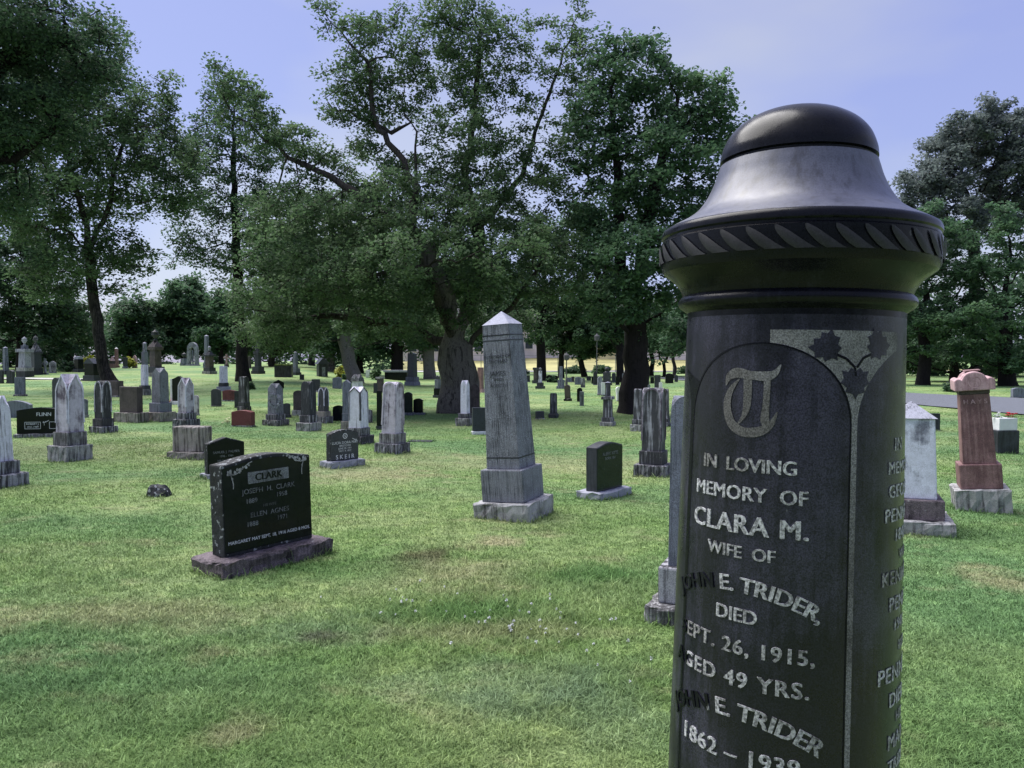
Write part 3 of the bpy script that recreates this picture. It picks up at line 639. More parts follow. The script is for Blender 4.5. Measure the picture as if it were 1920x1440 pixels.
S(346, 661, 686, 16, 'dark squat monument with draped top left of the pale arch', [('base', 'b', 1, .2, 'grey', {}), ('die', 'b', .8, .35, 'grey', {}), ('top', 'u', .8, .45, 'dark', {})], name='monument', cat='monument')
S(388, 628, 690, 14, 'slim tall grey obelisk left of the ball topped brown monument', [('base', 'b', 1, .15, 'grey', {}), ('shaft', 'b', .72, .82, 'grey', dict(tp=.8)), ('cap', 'p', .55, .03, 'cap')], name='obelisk', cat='obelisk')
S(393, 649, 701, 27, 'brown monument topped by a ball finial on the hill crest', [('base', 'b', 1, .09, 'basel', {}), ('plinth', 'b', .82, .13, 'dark', {}), ('die', 'b', .58, .40, 'brown', {}), ('cornice', 'b', .9, .07, 'dark', {}), ('gabled_cap', 'g', .6, .15, 'dark', dict(st='gable', cap=.7, tp=.5)), ('ball', 's', .30, .16, 'greyl', {})], name='monument', cat='monument')
S(419, 686, 733, 26, 'marble pillar on dark and white blocks behind the low red slab', [('base', 'b', 1, .17, 'greyl', {}), ('plinth', 'b', .72, .15, 'dark', {}), ('shaft', 'g', .58, .68, 'marl', dict(st='low', cap=.03, tp=.97))])
S(430, 731, 753, 28, 'low dark red granite slab left of the slender dark tree trunk', tb('low', 'red', 'basel', .12, .95, .3, .4), yaw=0, dr=.35)
S(405, 729, 762, 20, 'small dark rounded slab with little stones at its foot beside the low red slab', tb('round', 'dark', 'basel', .05, .95, .3, .35, .15), yaw=-5, dr=.3)
S(457, 706, 770, 26, 'dark round topped marble pillar standing behind the bright red slab', [('base', 'b', 1, .12, 'based', {}), ('plinth', 'b', .86, .12, 'dark', {}), ('shaft', 'g', .78, .76, 'mardd', dict(st='round', cap=.1, tp=.92))])
S(455, 769, 801, 46, 'dark red granite slab with small flowers at its left foot', tb('low', 'red', 'basel', .08, .95, .35, .4), yaw=-12, dr=.4)
g = ground(428, 795); flowers('flower_bunch', 'cream flowers at the left foot of the red granite slab', g, .09, M['yelf'], 12)
S(443, 733, 765, 9, 'narrow dark slab just left of the round topped dark pillar', tb('flat', 'dark', 'dark', .1, .95), yaw=0, dr=.5)
e, w, h = S(516, 719, 799, 50, 'grey marble marker with a pale round wreath hung on its front', [
    ('base', 'b', 1, .14, 'basel', dict(rough=.005)), ('plinth', 'b', .74, .13, 'based', {}), ('shaft', 'g', .58, .73, 'obel', dict(st='gable', cap=.16, tp=.93))])
wr = empty('wreath', (0, 0, 0)); fw = Matrix.Rotation(R(-24), 3, 'Z') @ Vector((.0, -w*.34, 0)); wr.location = e.location+fw+Vector((.10, -.05, h*.60)); wr.rotation_euler = (R(8), 0, R(-10))
bm = bmesh.new(); rr = random.Random(3)
for k in range(150):
    a = rr.random()*2*math.pi; r_ = .13+rr.gauss(0, .022); c = Vector((r_*math.cos(a), rr.gauss(0, .02), r_*math.sin(a))); u_ = Vector((math.cos(a+rr.gauss(0, .8)), rr.gauss(0, .4), math.sin(a+rr.gauss(0, .8)))).normalized()*.035; v_ = Vector((-u_.z, .01, u_.x))*.3
    bm.faces.new([bm.verts.new(c-u_), bm.verts.new(c-v_), bm.verts.new(c+u_), bm.verts.new(c+v_)])
obj('wreath_leaves', bm, M['greyl'], wr); bm = bmesh.new()
for k in range(24):
    a0, a1 = 2*math.pi*k/24, 2*math.pi*(k+1)/24
    bm.faces.new([bm.verts.new((r*math.cos(a), .01, r*math.sin(a))) for r, a in ((.14, a0), (.14, a1), (.11, a1), (.11, a0))])
obj('wreath_ring', bm, M['dark'], wr); tag(wr, 'pale round wreath hanging on the front of the grey marble marker', 'wreath')
S(522, 712, 745, 20, 'dark stone with a sloping lid behind the wreathed marker', [('base', 'b', .8, .5, 'dark', {}), ('lid', 't', 1, .5, 'black', dict(st='gable', cap=.3))], yaw=20, dr=.6)
S(537, 756, 783, 18, 'small dark rounded slab right behind the wreathed marker', tb('round', 'dark', 'dark', .2, .8), yaw=-5, dr=.5)
S(578, 715, 809, 48, 'dark marble marker with two rounded gables on a white streaked base', mk('round', 'mardd', 'basel', 'based', .17, .15, .72, .60, .95, .2))
S(560, 732, 780, 26, 'brownish rounded stone half hidden left of the dark marble marker', tb('round', 'brown', 'basel', .22, .85, .4, .5, .15), yaw=-5, dr=.5)
S(606, 726, 794, 36, 'marble marker with sharp gothic points beside the dark double gabled one', mk('point', 'mard', 'based', 'conc', .18, .15, .74, .56, .92, .25, .14, 'marl'))
S(592, 711, 735, 18, 'dark flat topped slab behind the gothic pointed marker', tb('flat', 'dark', 'basel', .1, .9), yaw=5, dr=.5)
S(634, 760, 790, 22, 'small plain black slab between the gothic marker and the carved grey one', tb('low', 'black', 'dark', .04, .97, .4, .4), yaw=0, dr=.4)
S(632, 707, 729, 18, 'small pale grey slab on the grass below the light barked tree', tb('low', 'grey', 'grey', .05, .97, .3, .3), yaw=0, dr=.3)
S(650, 712, 806, 24, 'tall grey slab with carved flowers at its top on a concrete footing', [('base', 'b', 1, .17, 'conc', {}), ('plinth', 'b', .8, .16, 'grey', {}), ('tablet', 't', .72, .67, 'grey', dict(st='gable', cap=.1))], yaw=-12, dr=.6)
S(670, 702, 745, 26, 'pale marble marker with dark lid behind the big split tone marker', [('shaft', 'b', .8, .7, 'marl', {}), ('roof', 'g', 1, .3, 'mard', dict(st='gable', cap=.6, tp=.8))])
S(672, 725, 833, 58, 'marble marker with one bright white and one dark streaked side', mk('gable', 'marl', 'based', 'based', .14, .14, .76, .64, .92, .13, .1, 'mard'), lean=-.3)
S(691, 768, 793, 16, 'small round topped grey stone right behind the bright white marker', tb('round', 'mard', 'dark', .05, .9), yaw=0, dr=.5)
S(735, 716, 851, 68, 'mottled pinkish marble marker with arched gables left of the big tree trunk', mk('round', 'marp', 'based', 'basel', .14, .14, .76, .62, .86, .10, .13, 'marp'), lean=1.2)
S(711, 733, 806, 14, 'narrow black pillar hidden behind the mottled pinkish marker', tb('flat', 'black', 'dark', .1, .8), yaw=0, dr=.8)
S(765, 735, 779, 24, 'narrow dark green slab right of the mottled pinkish marker', tb('low', 'green', 'grey', .12, .75, .4, .6), yaw=-5, dr=.5)
S(784, 747, 778, 28, 'small black slab beside the narrow dark green one', tb('low', 'black', 'grey', .12, .70, .4, .6), yaw=-5, dr=.5)
S(773, 661, 723, 32, 'big dark tapering monument on a grey block by the dark tree trunk', [('base', 'b', 1, .12, 'grey', dict(tp=.92)), ('plinth', 'b', .8, .14, 'grey', {}), ('shaft', 'b', .62, .70, 'slate', dict(tp=.88)), ('top', 'h', .55, .04, 'green', {})], name='monument', cat='monument')
S(713, 707, 736, 18, 'brownish pillar with flat cap behind the mottled pinkish marker', [('shaft', 'b', .75, .88, 'brown', {}), ('cap', 'b', 1, .12, 'basel', {})])
S(704, 718, 737, 9, 'tiny dark slab leaning on the flat capped brownish pillar', tb('flat', 'dark', 'dark', .1, .9), yaw=0, dr=.5)
S(821, 704, 746, 20, 'grey pillar on a black block left of the big tree trunk', [('base', 'b', 1, .12, 'dark', {}), ('plinth', 'b', .8, .30, 'black', {}), ('shaft', 'b', .62, .40, 'grey', {}), ('top', 'g', .4, .18, 'dark', dict(st='gable'))])
# flat plaque
e, w, h = S(789, 821, 829, 50, 'flat dark grave plaque lying flush in the grass', [('plaque', 'b', 1, .02, 'dark', {})], name='grave_plaque', cat='plaque', yaw=-8, dr=.55)
for c in [c for c in COL.objects if c.parent == e]: c.location.z = .015

# ------------------------------------------------------------------ graves: middle
S(872, 713, 799, 38, 'pale marble marker against the right side of the big tree trunk', mk('gable', 'marl', 'basel', 'based', .17, .10, .72, .48, .9, .14))
S(877, 694, 735, 18, 'grey monument with a round stone urn beyond the big tree trunk', [('shaft', 'b', .75, .5, 'grey', {}), ('cornice', 'b', 1, .14, 'grey', {}), ('urn', 'u', .9, .36, 'mard', {})], name='urn_monument', cat='monument')
S(891, 719, 778, 21, 'brown red pointed slab left of the leaning obelisk', tb('point', 'brown', 'dark', .08, .86, .4, .5, .22), yaw=-8, dr=.45)
S(901, 689, 736, 16, 'red granite pillar peeking out behind the leaning obelisk', [('base', 'b', 1, .15, 'pinkl', {}), ('shaft', 'b', .8, .85, 'pink', dict(tp=.95))])
S(898, 764, 815, 30, 'dark grey slab on a white strip base beside the leaning obelisk', tb('flat', 'slate', 'white', .12, .9, .45, .55), yaw=12, dr=.5)
S(1226, 727, 894, 74, 'tall weathered marble marker with a large dark rounded arch left of the near column', mk('round', 'mard', 'based', 'based', .13, .155, .74, .60, .95, .17, .09, 'marp'), lean=.3)
S(1197, 729, 809, 30, 'grey marble marker at the left shoulder of the tall arched one', mk('point', 'mard', 'basel', 'based', .16, .12, .8, .60, .93, .12))
S(1247, 729, 800, 22, 'grey round topped marker at the right shoulder of the tall arched one', mk('round', 'mard', 'based', 'based', .12, .1, .9, .75, .9, .15))
S(1140, 715, 799, 31, 'stepped grey pillar with a narrow top shaft left of the second big trunk', [('base', 'b', 1, .09, 'basel', {}), ('plinth', 'b', .8, .10, 'mard', {}), ('die', 'b', .62, .40, 'mard', dict(tp=.95)), ('cornice', 'b', .85, .07, 'mard', {}), ('shaft', 'b', .36, .31, 'mardd', dict(tp=.9)), ('cap', 'p', .38, .03, 'cap')], name='monument', cat='monument')
S(1138, 688, 722, 20, 'dark monument with a ball top behind the stepped grey pillar', [('base', 'b', 1, .25, 'dark', {}), ('die', 'b', .75, .45, 'dark', {}), ('ball', 's', .6, .3, 'dark', {})], name='monument', cat='monument')
S(1038, 737, 784, 20, 'dark round topped pillar standing alone in the middle lawn', mk('round', 'mardd', 'dark', 'dark', .16, .03, .9, .70, .95, .12))
S(1012, 771, 786, 20, 'tiny dark wedge shaped stone lying low right of the obelisk', tb('flat', 'dark', 'basel', .1, .85, .6, .7), yaw=20, dr=.6)
S(1065, 721, 752, 16, 'dark leaning pillar on a black strip base in the middle distance', tb('low', 'brown', 'black', .14, .75, .6, .8), yaw=-20, dr=.7, lean=-3)
S(1087, 727, 753, 11, 'dark pillar half hidden by the slim grey one', tb('low', 'black', 'dark', .05, .95, .6, .6), yaw=-10, dr=.6)
S(1091, 734, 761, 9, 'slim grey pillar in front of the dark one', tb('flat', 'grey', 'grey', .05, .95, .8, .8), yaw=-20, dr=.8)
S(1013, 689, 729, 19, 'slender pale marble obelisk on dark stepped blocks in the distance', [('base', 'b', 1, .13, 'dark', {}), ('plinth', 'b', .7, .16, 'dark', {}), ('shaft', 'b', .4, .55, 'marl', dict(tp=.9)), ('urn', 'u', .4, .16, 'mard', {})], name='monument', cat='monument')
S(1004, 689, 719, 13, 'dark pillar with rounded cap behind the slender pale obelisk', [('base', 'b', 1, .2, 'dark', {}), ('shaft', 'b', .6, .65, 'brown', {}), ('cap', 'g', .8, .15, 'dark', dict(st='round'))])
S(1052, 687, 729, 18, 'grey tapering obelisk on a pale block left of the leaning dark pillar', [('base', 'b', 1, .12, 'grey', {}), ('plinth', 'b', .75, .28, 'grey', {}), ('shaft', 'b', .42, .60, 'grey', dict(tp=.8))], name='obelisk', cat='obelisk')
S(1084, 707, 721, 13, 'low grey green slab among the distant row', tb('low', 'grey', 'grey', .05, .97), yaw=0, dr=.3)
S(1093, 709, 727, 9, 'narrow brown grey slab at the foot of a thin tree', tb('low', 'mard', 'grey', .05, .97), yaw=0, dr=.4)
S(1125, 706, 741, 11, 'tall light grey narrow slab left of the stepped pillar', tb('low', 'greyl', 'basel', .08, .85, .6, .8), yaw=0, dr=.6)
S(1131, 717, 742, 8, 'small bright white slab touching the stepped grey pillar', tb('flat', 'white', 'basel', .08, .9, .4, .5), yaw=0, dr=.5)
S(1161, 725, 752, 11, 'tilted white slab left of the second big trunk', tb('low', 'white', 'basel', .05, .95, .4, .5), yaw=15, dr=.4, lean=-4)
S(1201, 691, 726, 14, 'dark pillar with a peaked cap right of the second big trunk', [('base', 'b', 1, .15, 'dark', {}), ('shaft', 'b', .65, .70, 'slate', {}), ('cap', 'g', .95, .15, 'grey', dict(st='round'))])
S(1214, 693, 737, 14, 'slim dark obelisk right of the peaked cap pillar', [('base', 'b', 1, .15, 'dark', {}), ('plinth', 'b', .8, .2, 'grey', {}), ('shaft', 'b', .55, .65, 'dark', dict(tp=.8))], name='obelisk', cat='obelisk')
S(1233, 703, 731, 13, 'dark flat topped pillar above the tall arched marker', tb('flat', 'dark', 'dark', .08, .9, .7, .9), yaw=-20, dr=.8)
S(1223, 707, 719, 8, 'tiny black slab between two slim dark pillars in the distance', tb('low', 'black', 'dark', .05, .97), yaw=0, dr=.4)
S(1239, 716, 732, 7, 'tiny white pointed slab right of the flat topped dark pillar', tb('gable', 'white', 'basel', .05, .95), yaw=0, dr=.4)
S(1255, 700, 719, 16, 'black lumpy headstone near the right hand thin trees', tb('round', 'black', 'dark', .05, .97, .3, .3, .3), yaw=0, dr=.3)
# distant row by the far road
for px, yt, yb, w_, st, m, lb in [
    (990, 704, 716, 8, 'flat', 'dark', 'tiny dark slab at the left end of the distant row'),
    (1030, 703, 717, 10, 'low', 'black', 'first of two black slabs side by side in the distant row'),
    (1041, 704, 717, 11, 'low', 'black', 'second and wider of two black slabs side by side in the distant row'),
    (1067, 708, 716, 12, 'flat', 'grey', 'very low grey slab in the distant row by the lamp post'),
    (1074, 706, 716, 6, 'flat', 'brown', 'tiny brown slab left of the grey green slab in the distant row'),
    (1104, 705, 714, 9, 'low', 'dark', 'low dark slab right of the thin leaning tree in the distant row'),
    (1116, 697, 722, 8, 'low', 'dark', 'narrow tall dark slab left of the light grey narrow one'),
    (1112, 706, 720, 6, 'flat', 'black', 'tiny black slab touching the narrow tall dark one'),
    (1151, 699, 717, 8, 'round', 'slate', 'dark rounded slab just right of the ball topped monument'),
    (1158, 706, 722, 8, 'flat', 'black', 'small black slab near the white tilted slab'),
    (1170, 700, 724, 7, 'flat', 'grey', 'narrow grey slab against the left side of the second big trunk'),
    (1268, 703, 716, 7, 'low', 'dark', 'tiny dark slab nearest the near column in the distant row'),
    (840, 706, 716, 7, 'flat', 'dark', 'tiny dark slab left of the big trunk beyond the lawn'),
    (566, 702, 712, 9, 'flat', 'dark', 'small dark slab on the slope below the mossy block'),
    (690, 694, 708, 9, 'flat', 'white', 'small white slab among shrubs beyond the light barked tree')]:
    S(px, yt, yb, w_, lb, tb(st, m, 'grey', .06, .95, .35, .4), yaw=0, dr=.35)

# ------------------------------------------------------------------ graves: far left hill
S(47, 631, 707, 30, 'large pale monument crowned by a seated statue at far left', [
    ('base', 'b', 1, .14, 'dark', {}), ('plinth', 'b', .95, .09, 'basel', {}), ('die', 'b', .72, .38, 'greyl', dict(tp=.88)), ('cornice', 'b', 1, .08, 'greyl', {}), ('pedestal', 'b', .42, .09, 'grey', {}), ('statue', 'u', .40, .22, 'greyl', {})], name='statue_monument', cat='monument', yaw=-12)
S(68, 629, 703, 32, 'dark monument with an urn beside the pale statue monument', [
    ('base', 'b', 1, .05, 'dark', {}), ('plinth', 'b', .72, .12, 'dark', {}), ('die', 'b', .58, .36, 'slate', dict(tp=.95)), ('cornice', 'b', .7, .06, 'dark', {}), ('gabled_cap', 'g', .62, .19, 'mard', dict(st='gable', cap=.8, tp=.5)), ('urn', 'u', .34, .22, 'mard', {})], name='urn_monument', cat='monument', yaw=-30)
S(11, 650, 702, 14, 'slim dark obelisk at the far left edge', [('base', 'b', 1, .12, 'dark', {}), ('shaft', 'b', .75, .84, 'grey', dict(tp=.8)), ('cap', 'p', .58, .04, 'cap')], name='obelisk', cat='obelisk')
S(2, 694, 719, 10, 'dark block cut off by the far left edge', tb('flat', 'dark', 'dark', .1, .9, .6, .6), yaw=0, dr=.6)
S(20, 694, 719, 16, 'dark squat block below the slim dark obelisk', tb('low', 'dark', 'dark', .1, .9, .6, .6), yaw=-5, dr=.6)
S(85, 672, 702, 14, 'pale stone ringed cross on the hill at left', [('base', 'b', .8, .10, 'greyl', {}), ('cross', 'x', 1, .90, 'greyl', dict(ring=1, dr=.5))], name='stone_cross', cat='cross', yaw=-8, dr=.7)
S(99, 677, 700, 14, 'small grey gabled stone right of the ringed cross', tb('point', 'mard', 'grey', .08, .95, .3, .4, .3), yaw=0, dr=.4)
S(148, 668, 698, 20, 'black monument left of the bulky black tomb', [('base', 'b', 1, .2, 'dark', {}), ('die', 'b', .8, .62, 'black', {}), ('top', 'g', .7, .18, 'greyl', dict(st='gable'))], name='monument', cat='monument')
S(174, 672, 715, 40, 'bulky black polished tomb with roof like lid beside the flared trunk', [('base', 'b', 1, .09, 'dark', {}), ('plinth', 'b', .85, .16, 'dark', {}), ('die', 'b', .72, .52, 'black', {}), ('roof', 'h', .82, .23, 'slate', dict(ridge=1))], name='tomb', cat='tomb', yaw=-18, dr=.8)
S(219, 651, 689, 11, 'slim pink obelisk right of the flared trunk', [('base', 'b', 1, .10, 'pink', {}), ('shaft', 'b', .7, .82, 'pink', dict(tp=.8)), ('cap', 'p', .58, .08, 'white')], name='obelisk', cat='obelisk')
S(211, 668, 690, 13, 'pinkish low monument with pointed finial behind the slim pink obelisk', [('base', 'b', 1, .35, 'pink', {}), ('die', 'b', .8, .25, 'brown', {}), ('top', 'g', .8, .4, 'pinkl', dict(st='gable', cap=.8, tp=.4))], name='monument', cat='monument')
S(235, 670, 691, 13, 'dark flaring stone between the pink obelisk and the pinkish gothic one', [('base', 'b', 1, .2, 'grey', dict(tp=.7)), ('shaft', 'b', .62, .8, 'dark', dict(tp=1.15))])
S(253, 666, 690, 10, 'pinkish gothic stone with pointed finial on the crest', tb('point', 'pinkl', 'grey', .06, .95, .4, .5, .45), yaw=0, dr=.5)
S(425, 664, 688, 13, 'pale weathered cross on the crest left of the slender trunk', [('base', 'b', .7, .2, 'brown', {}), ('cross', 'x', 1, .8, 'pinkl', dict(dr=.4))], name='stone_cross', cat='cross', yaw=0, dr=.6)
S(467, 668, 691, 9, 'short brown pillar right of the slender dark trunk', tb('flat', 'brown', 'brown', .1, .95, .8, .9), yaw=-10, dr=.8)
S(484, 640, 701, 26, 'tall dark monument with ledges and slim top on the crest', [('base', 'b', 1, .09, 'dark', {}), ('plinth', 'b', .85, .13, 'slate', {}), ('die', 'b', .5, .38, 'slate', {}), ('cornice', 'b', .68, .08, 'dark', {}), ('shaft', 'b', .3, .32, 'dark', dict(tp=.85))], name='monument', cat='monument')
M['moss'] = flat('moss_green', (.10, .14, .04), .95, var=.4)
S(532, 683, 707, 34, 'wide dark block with moss on its top on the crest', [('block', 'b', 1, .90, 'dark', dict(bev=.02)), ('moss', 'b', .97, .10, 'moss', dict(rough=.02))], name='stone_block', yaw=5, dr=.5)
S(554, 659, 703, 22, 'tall grey monument right of the mossy block', [('base', 'b', 1, .10, 'dark', {}), ('plinth', 'b', .8, .18, 'grey', {}), ('shaft', 'b', .45, .68, 'grey', dict(tp=.8)), ('cap', 'p', .36, .04, 'grey')], name='obelisk', cat='obelisk')
# small dark hut
e, w, h = S(604, 671, 706, 26, 'small dark wooden hut with a pitched pale edged roof under the trees', [('wall', 'b', .8, .66, 'dark', {}), ('roof', 'h', 1.1, .34, 'slate', dict(ridge=1))], name='hut', cat='hut', yaw=28, dr=1.1)
bm = bmesh.new(); frustum(bm, w*.3, .03, w*.3, .03, 0, h*.5); o = obj('door', bm, M['greyl'], e); o.location.y = -w*.8*.55-.03

# ------------------------------------------------------------------ the near column
CR = 1.45; CPX = 1483; phi = math.atan((CPX-960)/F); CX, CY = CR*math.sin(phi), CR*math.cos(phi)
KZ = CY/F; CG = Z(CX, CY)
def cz(y): return EYE+(HOR-y)*KZ-CG          # height above the column's foot for an image row
def crr(hw): return hw/F*math.cos(phi)**2*CR*.988
col = empty('grave_column', (CX, CY, CG)); col.rotation_euler = (0, 0, 0)
tag(col, 'tall round dark granite grave column carved with names and a domed cap in the foreground', 'grave column')
M['colm'] = stone('granite_column', (.038, .036, .060), (.012, .012, .020), .50, .35, .5, .30, lich=.05, lcol=(.10, .10, .12), bumpd=.0006, grain=420)
M['cold'] = stone('granite_column_rim', (.005, .0055, .009), (.013, .014, .021), .34, .75, .35, .26, lich=.03, lcol=(.08, .08, .09), bumpd=.0008, grain=420)
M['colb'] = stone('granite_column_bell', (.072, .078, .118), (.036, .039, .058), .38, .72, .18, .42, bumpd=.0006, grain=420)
M['spand'] = stone('granite_unpolished', (.20, .195, .205), (.10, .096, .096), .5, .3, .45, .9, bumpd=.001, grain=420)
M['gadr'] = stone('granite_gadroon', (.019, .019, .024), (.008, .008, .011), .5, .4, .4, .6, bumpd=.001, grain=420)
for k_ in ('colm', 'cold', 'colb'):
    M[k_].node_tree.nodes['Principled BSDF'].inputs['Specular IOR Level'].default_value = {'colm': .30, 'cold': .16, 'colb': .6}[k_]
def lat(name, prof, mat, seg=128, sm=True):
    bm = bmesh.new(); lathe(bm, prof, seg); o = obj(name, bm, mat, col)
    bm = bmesh.new(); bm.from_mesh(o.data)
    for f in bm.faces: f.smooth = sm
    for e_ in bm.edges:
        if len(e_.link_faces) == 2 and e_.calc_face_angle(0) > .7: e_.smooth = False
    bm.to_mesh(o.data); bm.free(); return o
P_ = lambda L: [(crr(r), cz(y)) for r, y in L]
def rsh(z): return crr(206) + (cz(600)-z)/(cz(600)-cz(1440))*(crr(221)-crr(206))
zb = cz(600)
lat('shaft', [(rsh(.45), .45), (rsh(zb*.5), zb*.5), (rsh(zb), zb)], M['colm'])
lat('plinth', [(crr(262), .26), (crr(266), .30), (crr(262), .36), (crr(244), .40), (crr(232), .45)], M['cold'])
bm = bmesh.new(); frustum(bm, .66, .66, .66, .66, -.15, .18); frustum(bm, .54, .54, .54, .54, .18, .26); soften(bm, .01); o = obj('base', bm, M['colm'], col); o.rotation_euler.z = .2
def sp_(L, n=6):
    """smooth the control profile with a Catmull-Rom curve"""
    L = [L[0]]+L+[L[-1]]; outp = []
    for i in range(1, len(L)-2):
        p0, p1, p2, p3 = [np.array(q, float) for q in L[i-1:i+3]]
        for t in np.linspace(0, 1, n, endpoint=False):
            outp.append(tuple(.5*((2*p1)+(-p0+p2)*t+(2*p0-5*p1+4*p2-p3)*t*t+(-p0+3*p1-3*p2+p3)*t**3)))
    return outp+[L[-1]]
lat('necking', P_([(206, 600.5), (206, 590), (209, 588)]+sp_([(212, 586), (221, 580), (225, 572), (222, 563), (216, 558)])+sp_([(217, 556), (221, 547), (231, 534), (246, 522), (256, 515)])), M['cold'])
lat('collar', P_([(256, 515), (260, 508), (262, 496), (262, 460), (259, 457), (259, 453), (262, 450), (262, 443), (259, 437), (254, 434)]), M['cold'])
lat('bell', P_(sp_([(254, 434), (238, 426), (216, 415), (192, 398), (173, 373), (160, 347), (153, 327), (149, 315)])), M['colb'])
lat('groove', P_([(149, 315), (142, 313), (142, 309), (149, 307)]), M['cold'])
lat('dome', P_(sp_([(149, 307), (146, 288), (134, 262), (112, 240), (80, 223), (45, 215), (.5, 212)])), M['cold'])
cvec = Vector((-math.sin(phi), -math.cos(phi), 0)); rvec = Vector((math.cos(phi), -math.sin(phi), 0))
def wrap(bm, name, mat, off=.0006, step=.006, th0=0.0):
    """bend a flat drawing (x across, z up, metres) around the shaft; th0 shifts it round, in degrees"""
    xs = [v.co.x for v in bm.verts]
    x = math.floor(min(xs)/step)*step
    while x < max(xs):
        bmesh.ops.bisect_plane(bm, geom=bm.verts[:]+bm.edges[:]+bm.faces[:], plane_co=(x, 0, 0), plane_no=(1, 0, 0)); x += step
    for v in bm.verts:
        z = v.co.z; r = rsh(z)+off-v.co.y; th = R(th0)+v.co.x/rsh(cz(900)); d = cvec*math.cos(th)+rvec*math.sin(th); v.co = Vector((d.x*r, d.y*r, z))
    for f in bm.faces: f.normal_update(); 
    for f in bm.faces:
        c = f.calc_center_median()
        if f.normal.dot(Vector((c.x, c.y, 0))) < 0: f.normal_flip()
    return obj(name, bm, mat, col)
RS = rsh(cz(900)); KT = (CY-RS*.94)/F            # metres per row on the near side of the shaft
def tz(y): return EYE+(HOR-y)*KT-CG
def xo(th): return R(th)*RS
def filled(pts, hole=None):
    cu = bpy.data.curves.new('c', 'CURVE'); cu.dimensions = '2D'; cu.fill_mode = 'BOTH'
    for P in [pts]+([hole] if hole else []):
        s = cu.splines.new('POLY'); s.points.add(len(P)-1); s.use_cyclic_u = True
        for i, (x, z) in enumerate(P): s.points[i].co = (x, z, 0, 1)
    o = bpy.data.objects.new('c', cu); COL.objects.link(o); me = bpy.data.meshes.new_from_object(o.evaluated_get(bpy.context.evaluated_depsgraph_get()))
    bm = bmesh.new(); bm.from_mesh(me); bpy.data.objects.remove(o); bpy.data.meshes.remove(me); bpy.data.curves.remove(cu)
    for v in bm.verts: v.co = Vector((v.co.x, 0, v.co.y))
    return bm
PC, HWD = -14.0, 43.5                            # panel centre and half width, degrees
def arch_pts(c, sgn, n=18):
    """from the apex of the panel at angle c outwards and down to the springing"""
    ya, yb_ = 643, 795
    return [(xo(c+sgn*HWD*math.sin(a)), tz(yb_-(yb_-ya)*math.cos(a))) for a in np.linspace(0, math.pi/2, n)]
seam = PC+45
# spandrel between the front panel and the right panel
Lp = arch_pts(PC, 1)[1:]; Rp = arch_pts(PC+90, -1)[4:]
bot = tz(1560)
poly = [(Lp[0][0], tz(619))]+Lp+[(xo(seam-1.5), tz(900)), (xo(seam-1.35), bot), (xo(seam+1.35), bot), (xo(seam+1.5), tz(900))]+Rp[::-1]+[(Rp[0][0], tz(619))]
wrap(filled(poly), 'spandrel', M['spand'])
Lp = arch_pts(PC-90, 1)[10:]; Rp = arch_pts(PC, -1)[12:]; s2 = PC-45
poly = [(Lp[0][0], Lp[0][1]+.004)]+Lp+[(xo(s2-.6), bot), (xo(s2+.6), bot)]+Rp[::-1]+[(Rp[0][0], Rp[0][1]+.004)]
wrap(filled(poly), 'spandrel', M['cold'])
# outline groove round the arched panel
for c, a0, a1 in ((PC, 1, 0), (PC, -1, 0)):
    A = arch_pts(c, a0); A += [(A[-1][0], bot)]
    B = [(x-a0*.0022, z-.0022) for x, z in A]; bm = bmesh.new()
    for i in range(len(A)-1): 
        bm.faces.new([bm.verts.new((A[i][0], 0, A[i][1])), bm.verts.new((A[i+1][0], 0, A[i+1][1])), bm.verts.new((B[i+1][0], 0, B[i+1][1])), bm.verts.new((B[i][0], 0, B[i][1]))])
    wrap(bm, 'panel_groove', M['cold'], .0009)
# ivy leaves
LEAF = [(0, -.52), (.10, -.36), (.34, -.30), (.30, -.16), (.50, -.02), (.40, .12), (.46, .36), (.26, .32), (.16, .46), (.0, .34), (-.16, .46), (-.26, .32), (-.46, .36), (-.40, .12), (-.50, -.02), (-.30, -.16), (-.34, -.30), (-.10, -.36)]
def leaf(th, y, s, rot):
    pts = []
    for a, b in LEAF:
        c_, s_ = math.cos(rot), math.sin(rot); pts.append((xo(th)+s*(a*c_-b*s_), tz(y)+s*(a*s_+b*c_)))
    wrap(filled(pts), 'carved_leaf', M['colm'], .0012)
leaf(16.5, 651, .050, R(40)); leaf(44, 646, .050, R(-35)); leaf(31, 716, .050, 0)
def stroke(pts, t, name='carved_stem', mat='cold', off=.0012):
    bm = bmesh.new()
    for (x0, z0), (x1, z1) in zip(pts, pts[1:]):
        dx, dz = x1-x0, z1-z0; l = math.hypot(dx, dz) or 1; nx, nz = -dz/l*t, dx/l*t
        bm.faces.new([bm.verts.new((x0-nx, 0, z0-nz)), bm.verts.new((x1-nx, 0, z1-nz)), bm.verts.new((x1+nx, 0, z1+nz)), bm.verts.new((x0+nx, 0, z0+nz))])
    wrap(bm, name, M[mat], off)
stroke([(xo(20), tz(663)), (xo(26), tz(672)), (xo(30.5), tz(688)), (xo(31), tz(704))], .002)
stroke([(xo(41), tz(660)), (xo(35), tz(670)), (xo(31.5), tz(688))], .002)
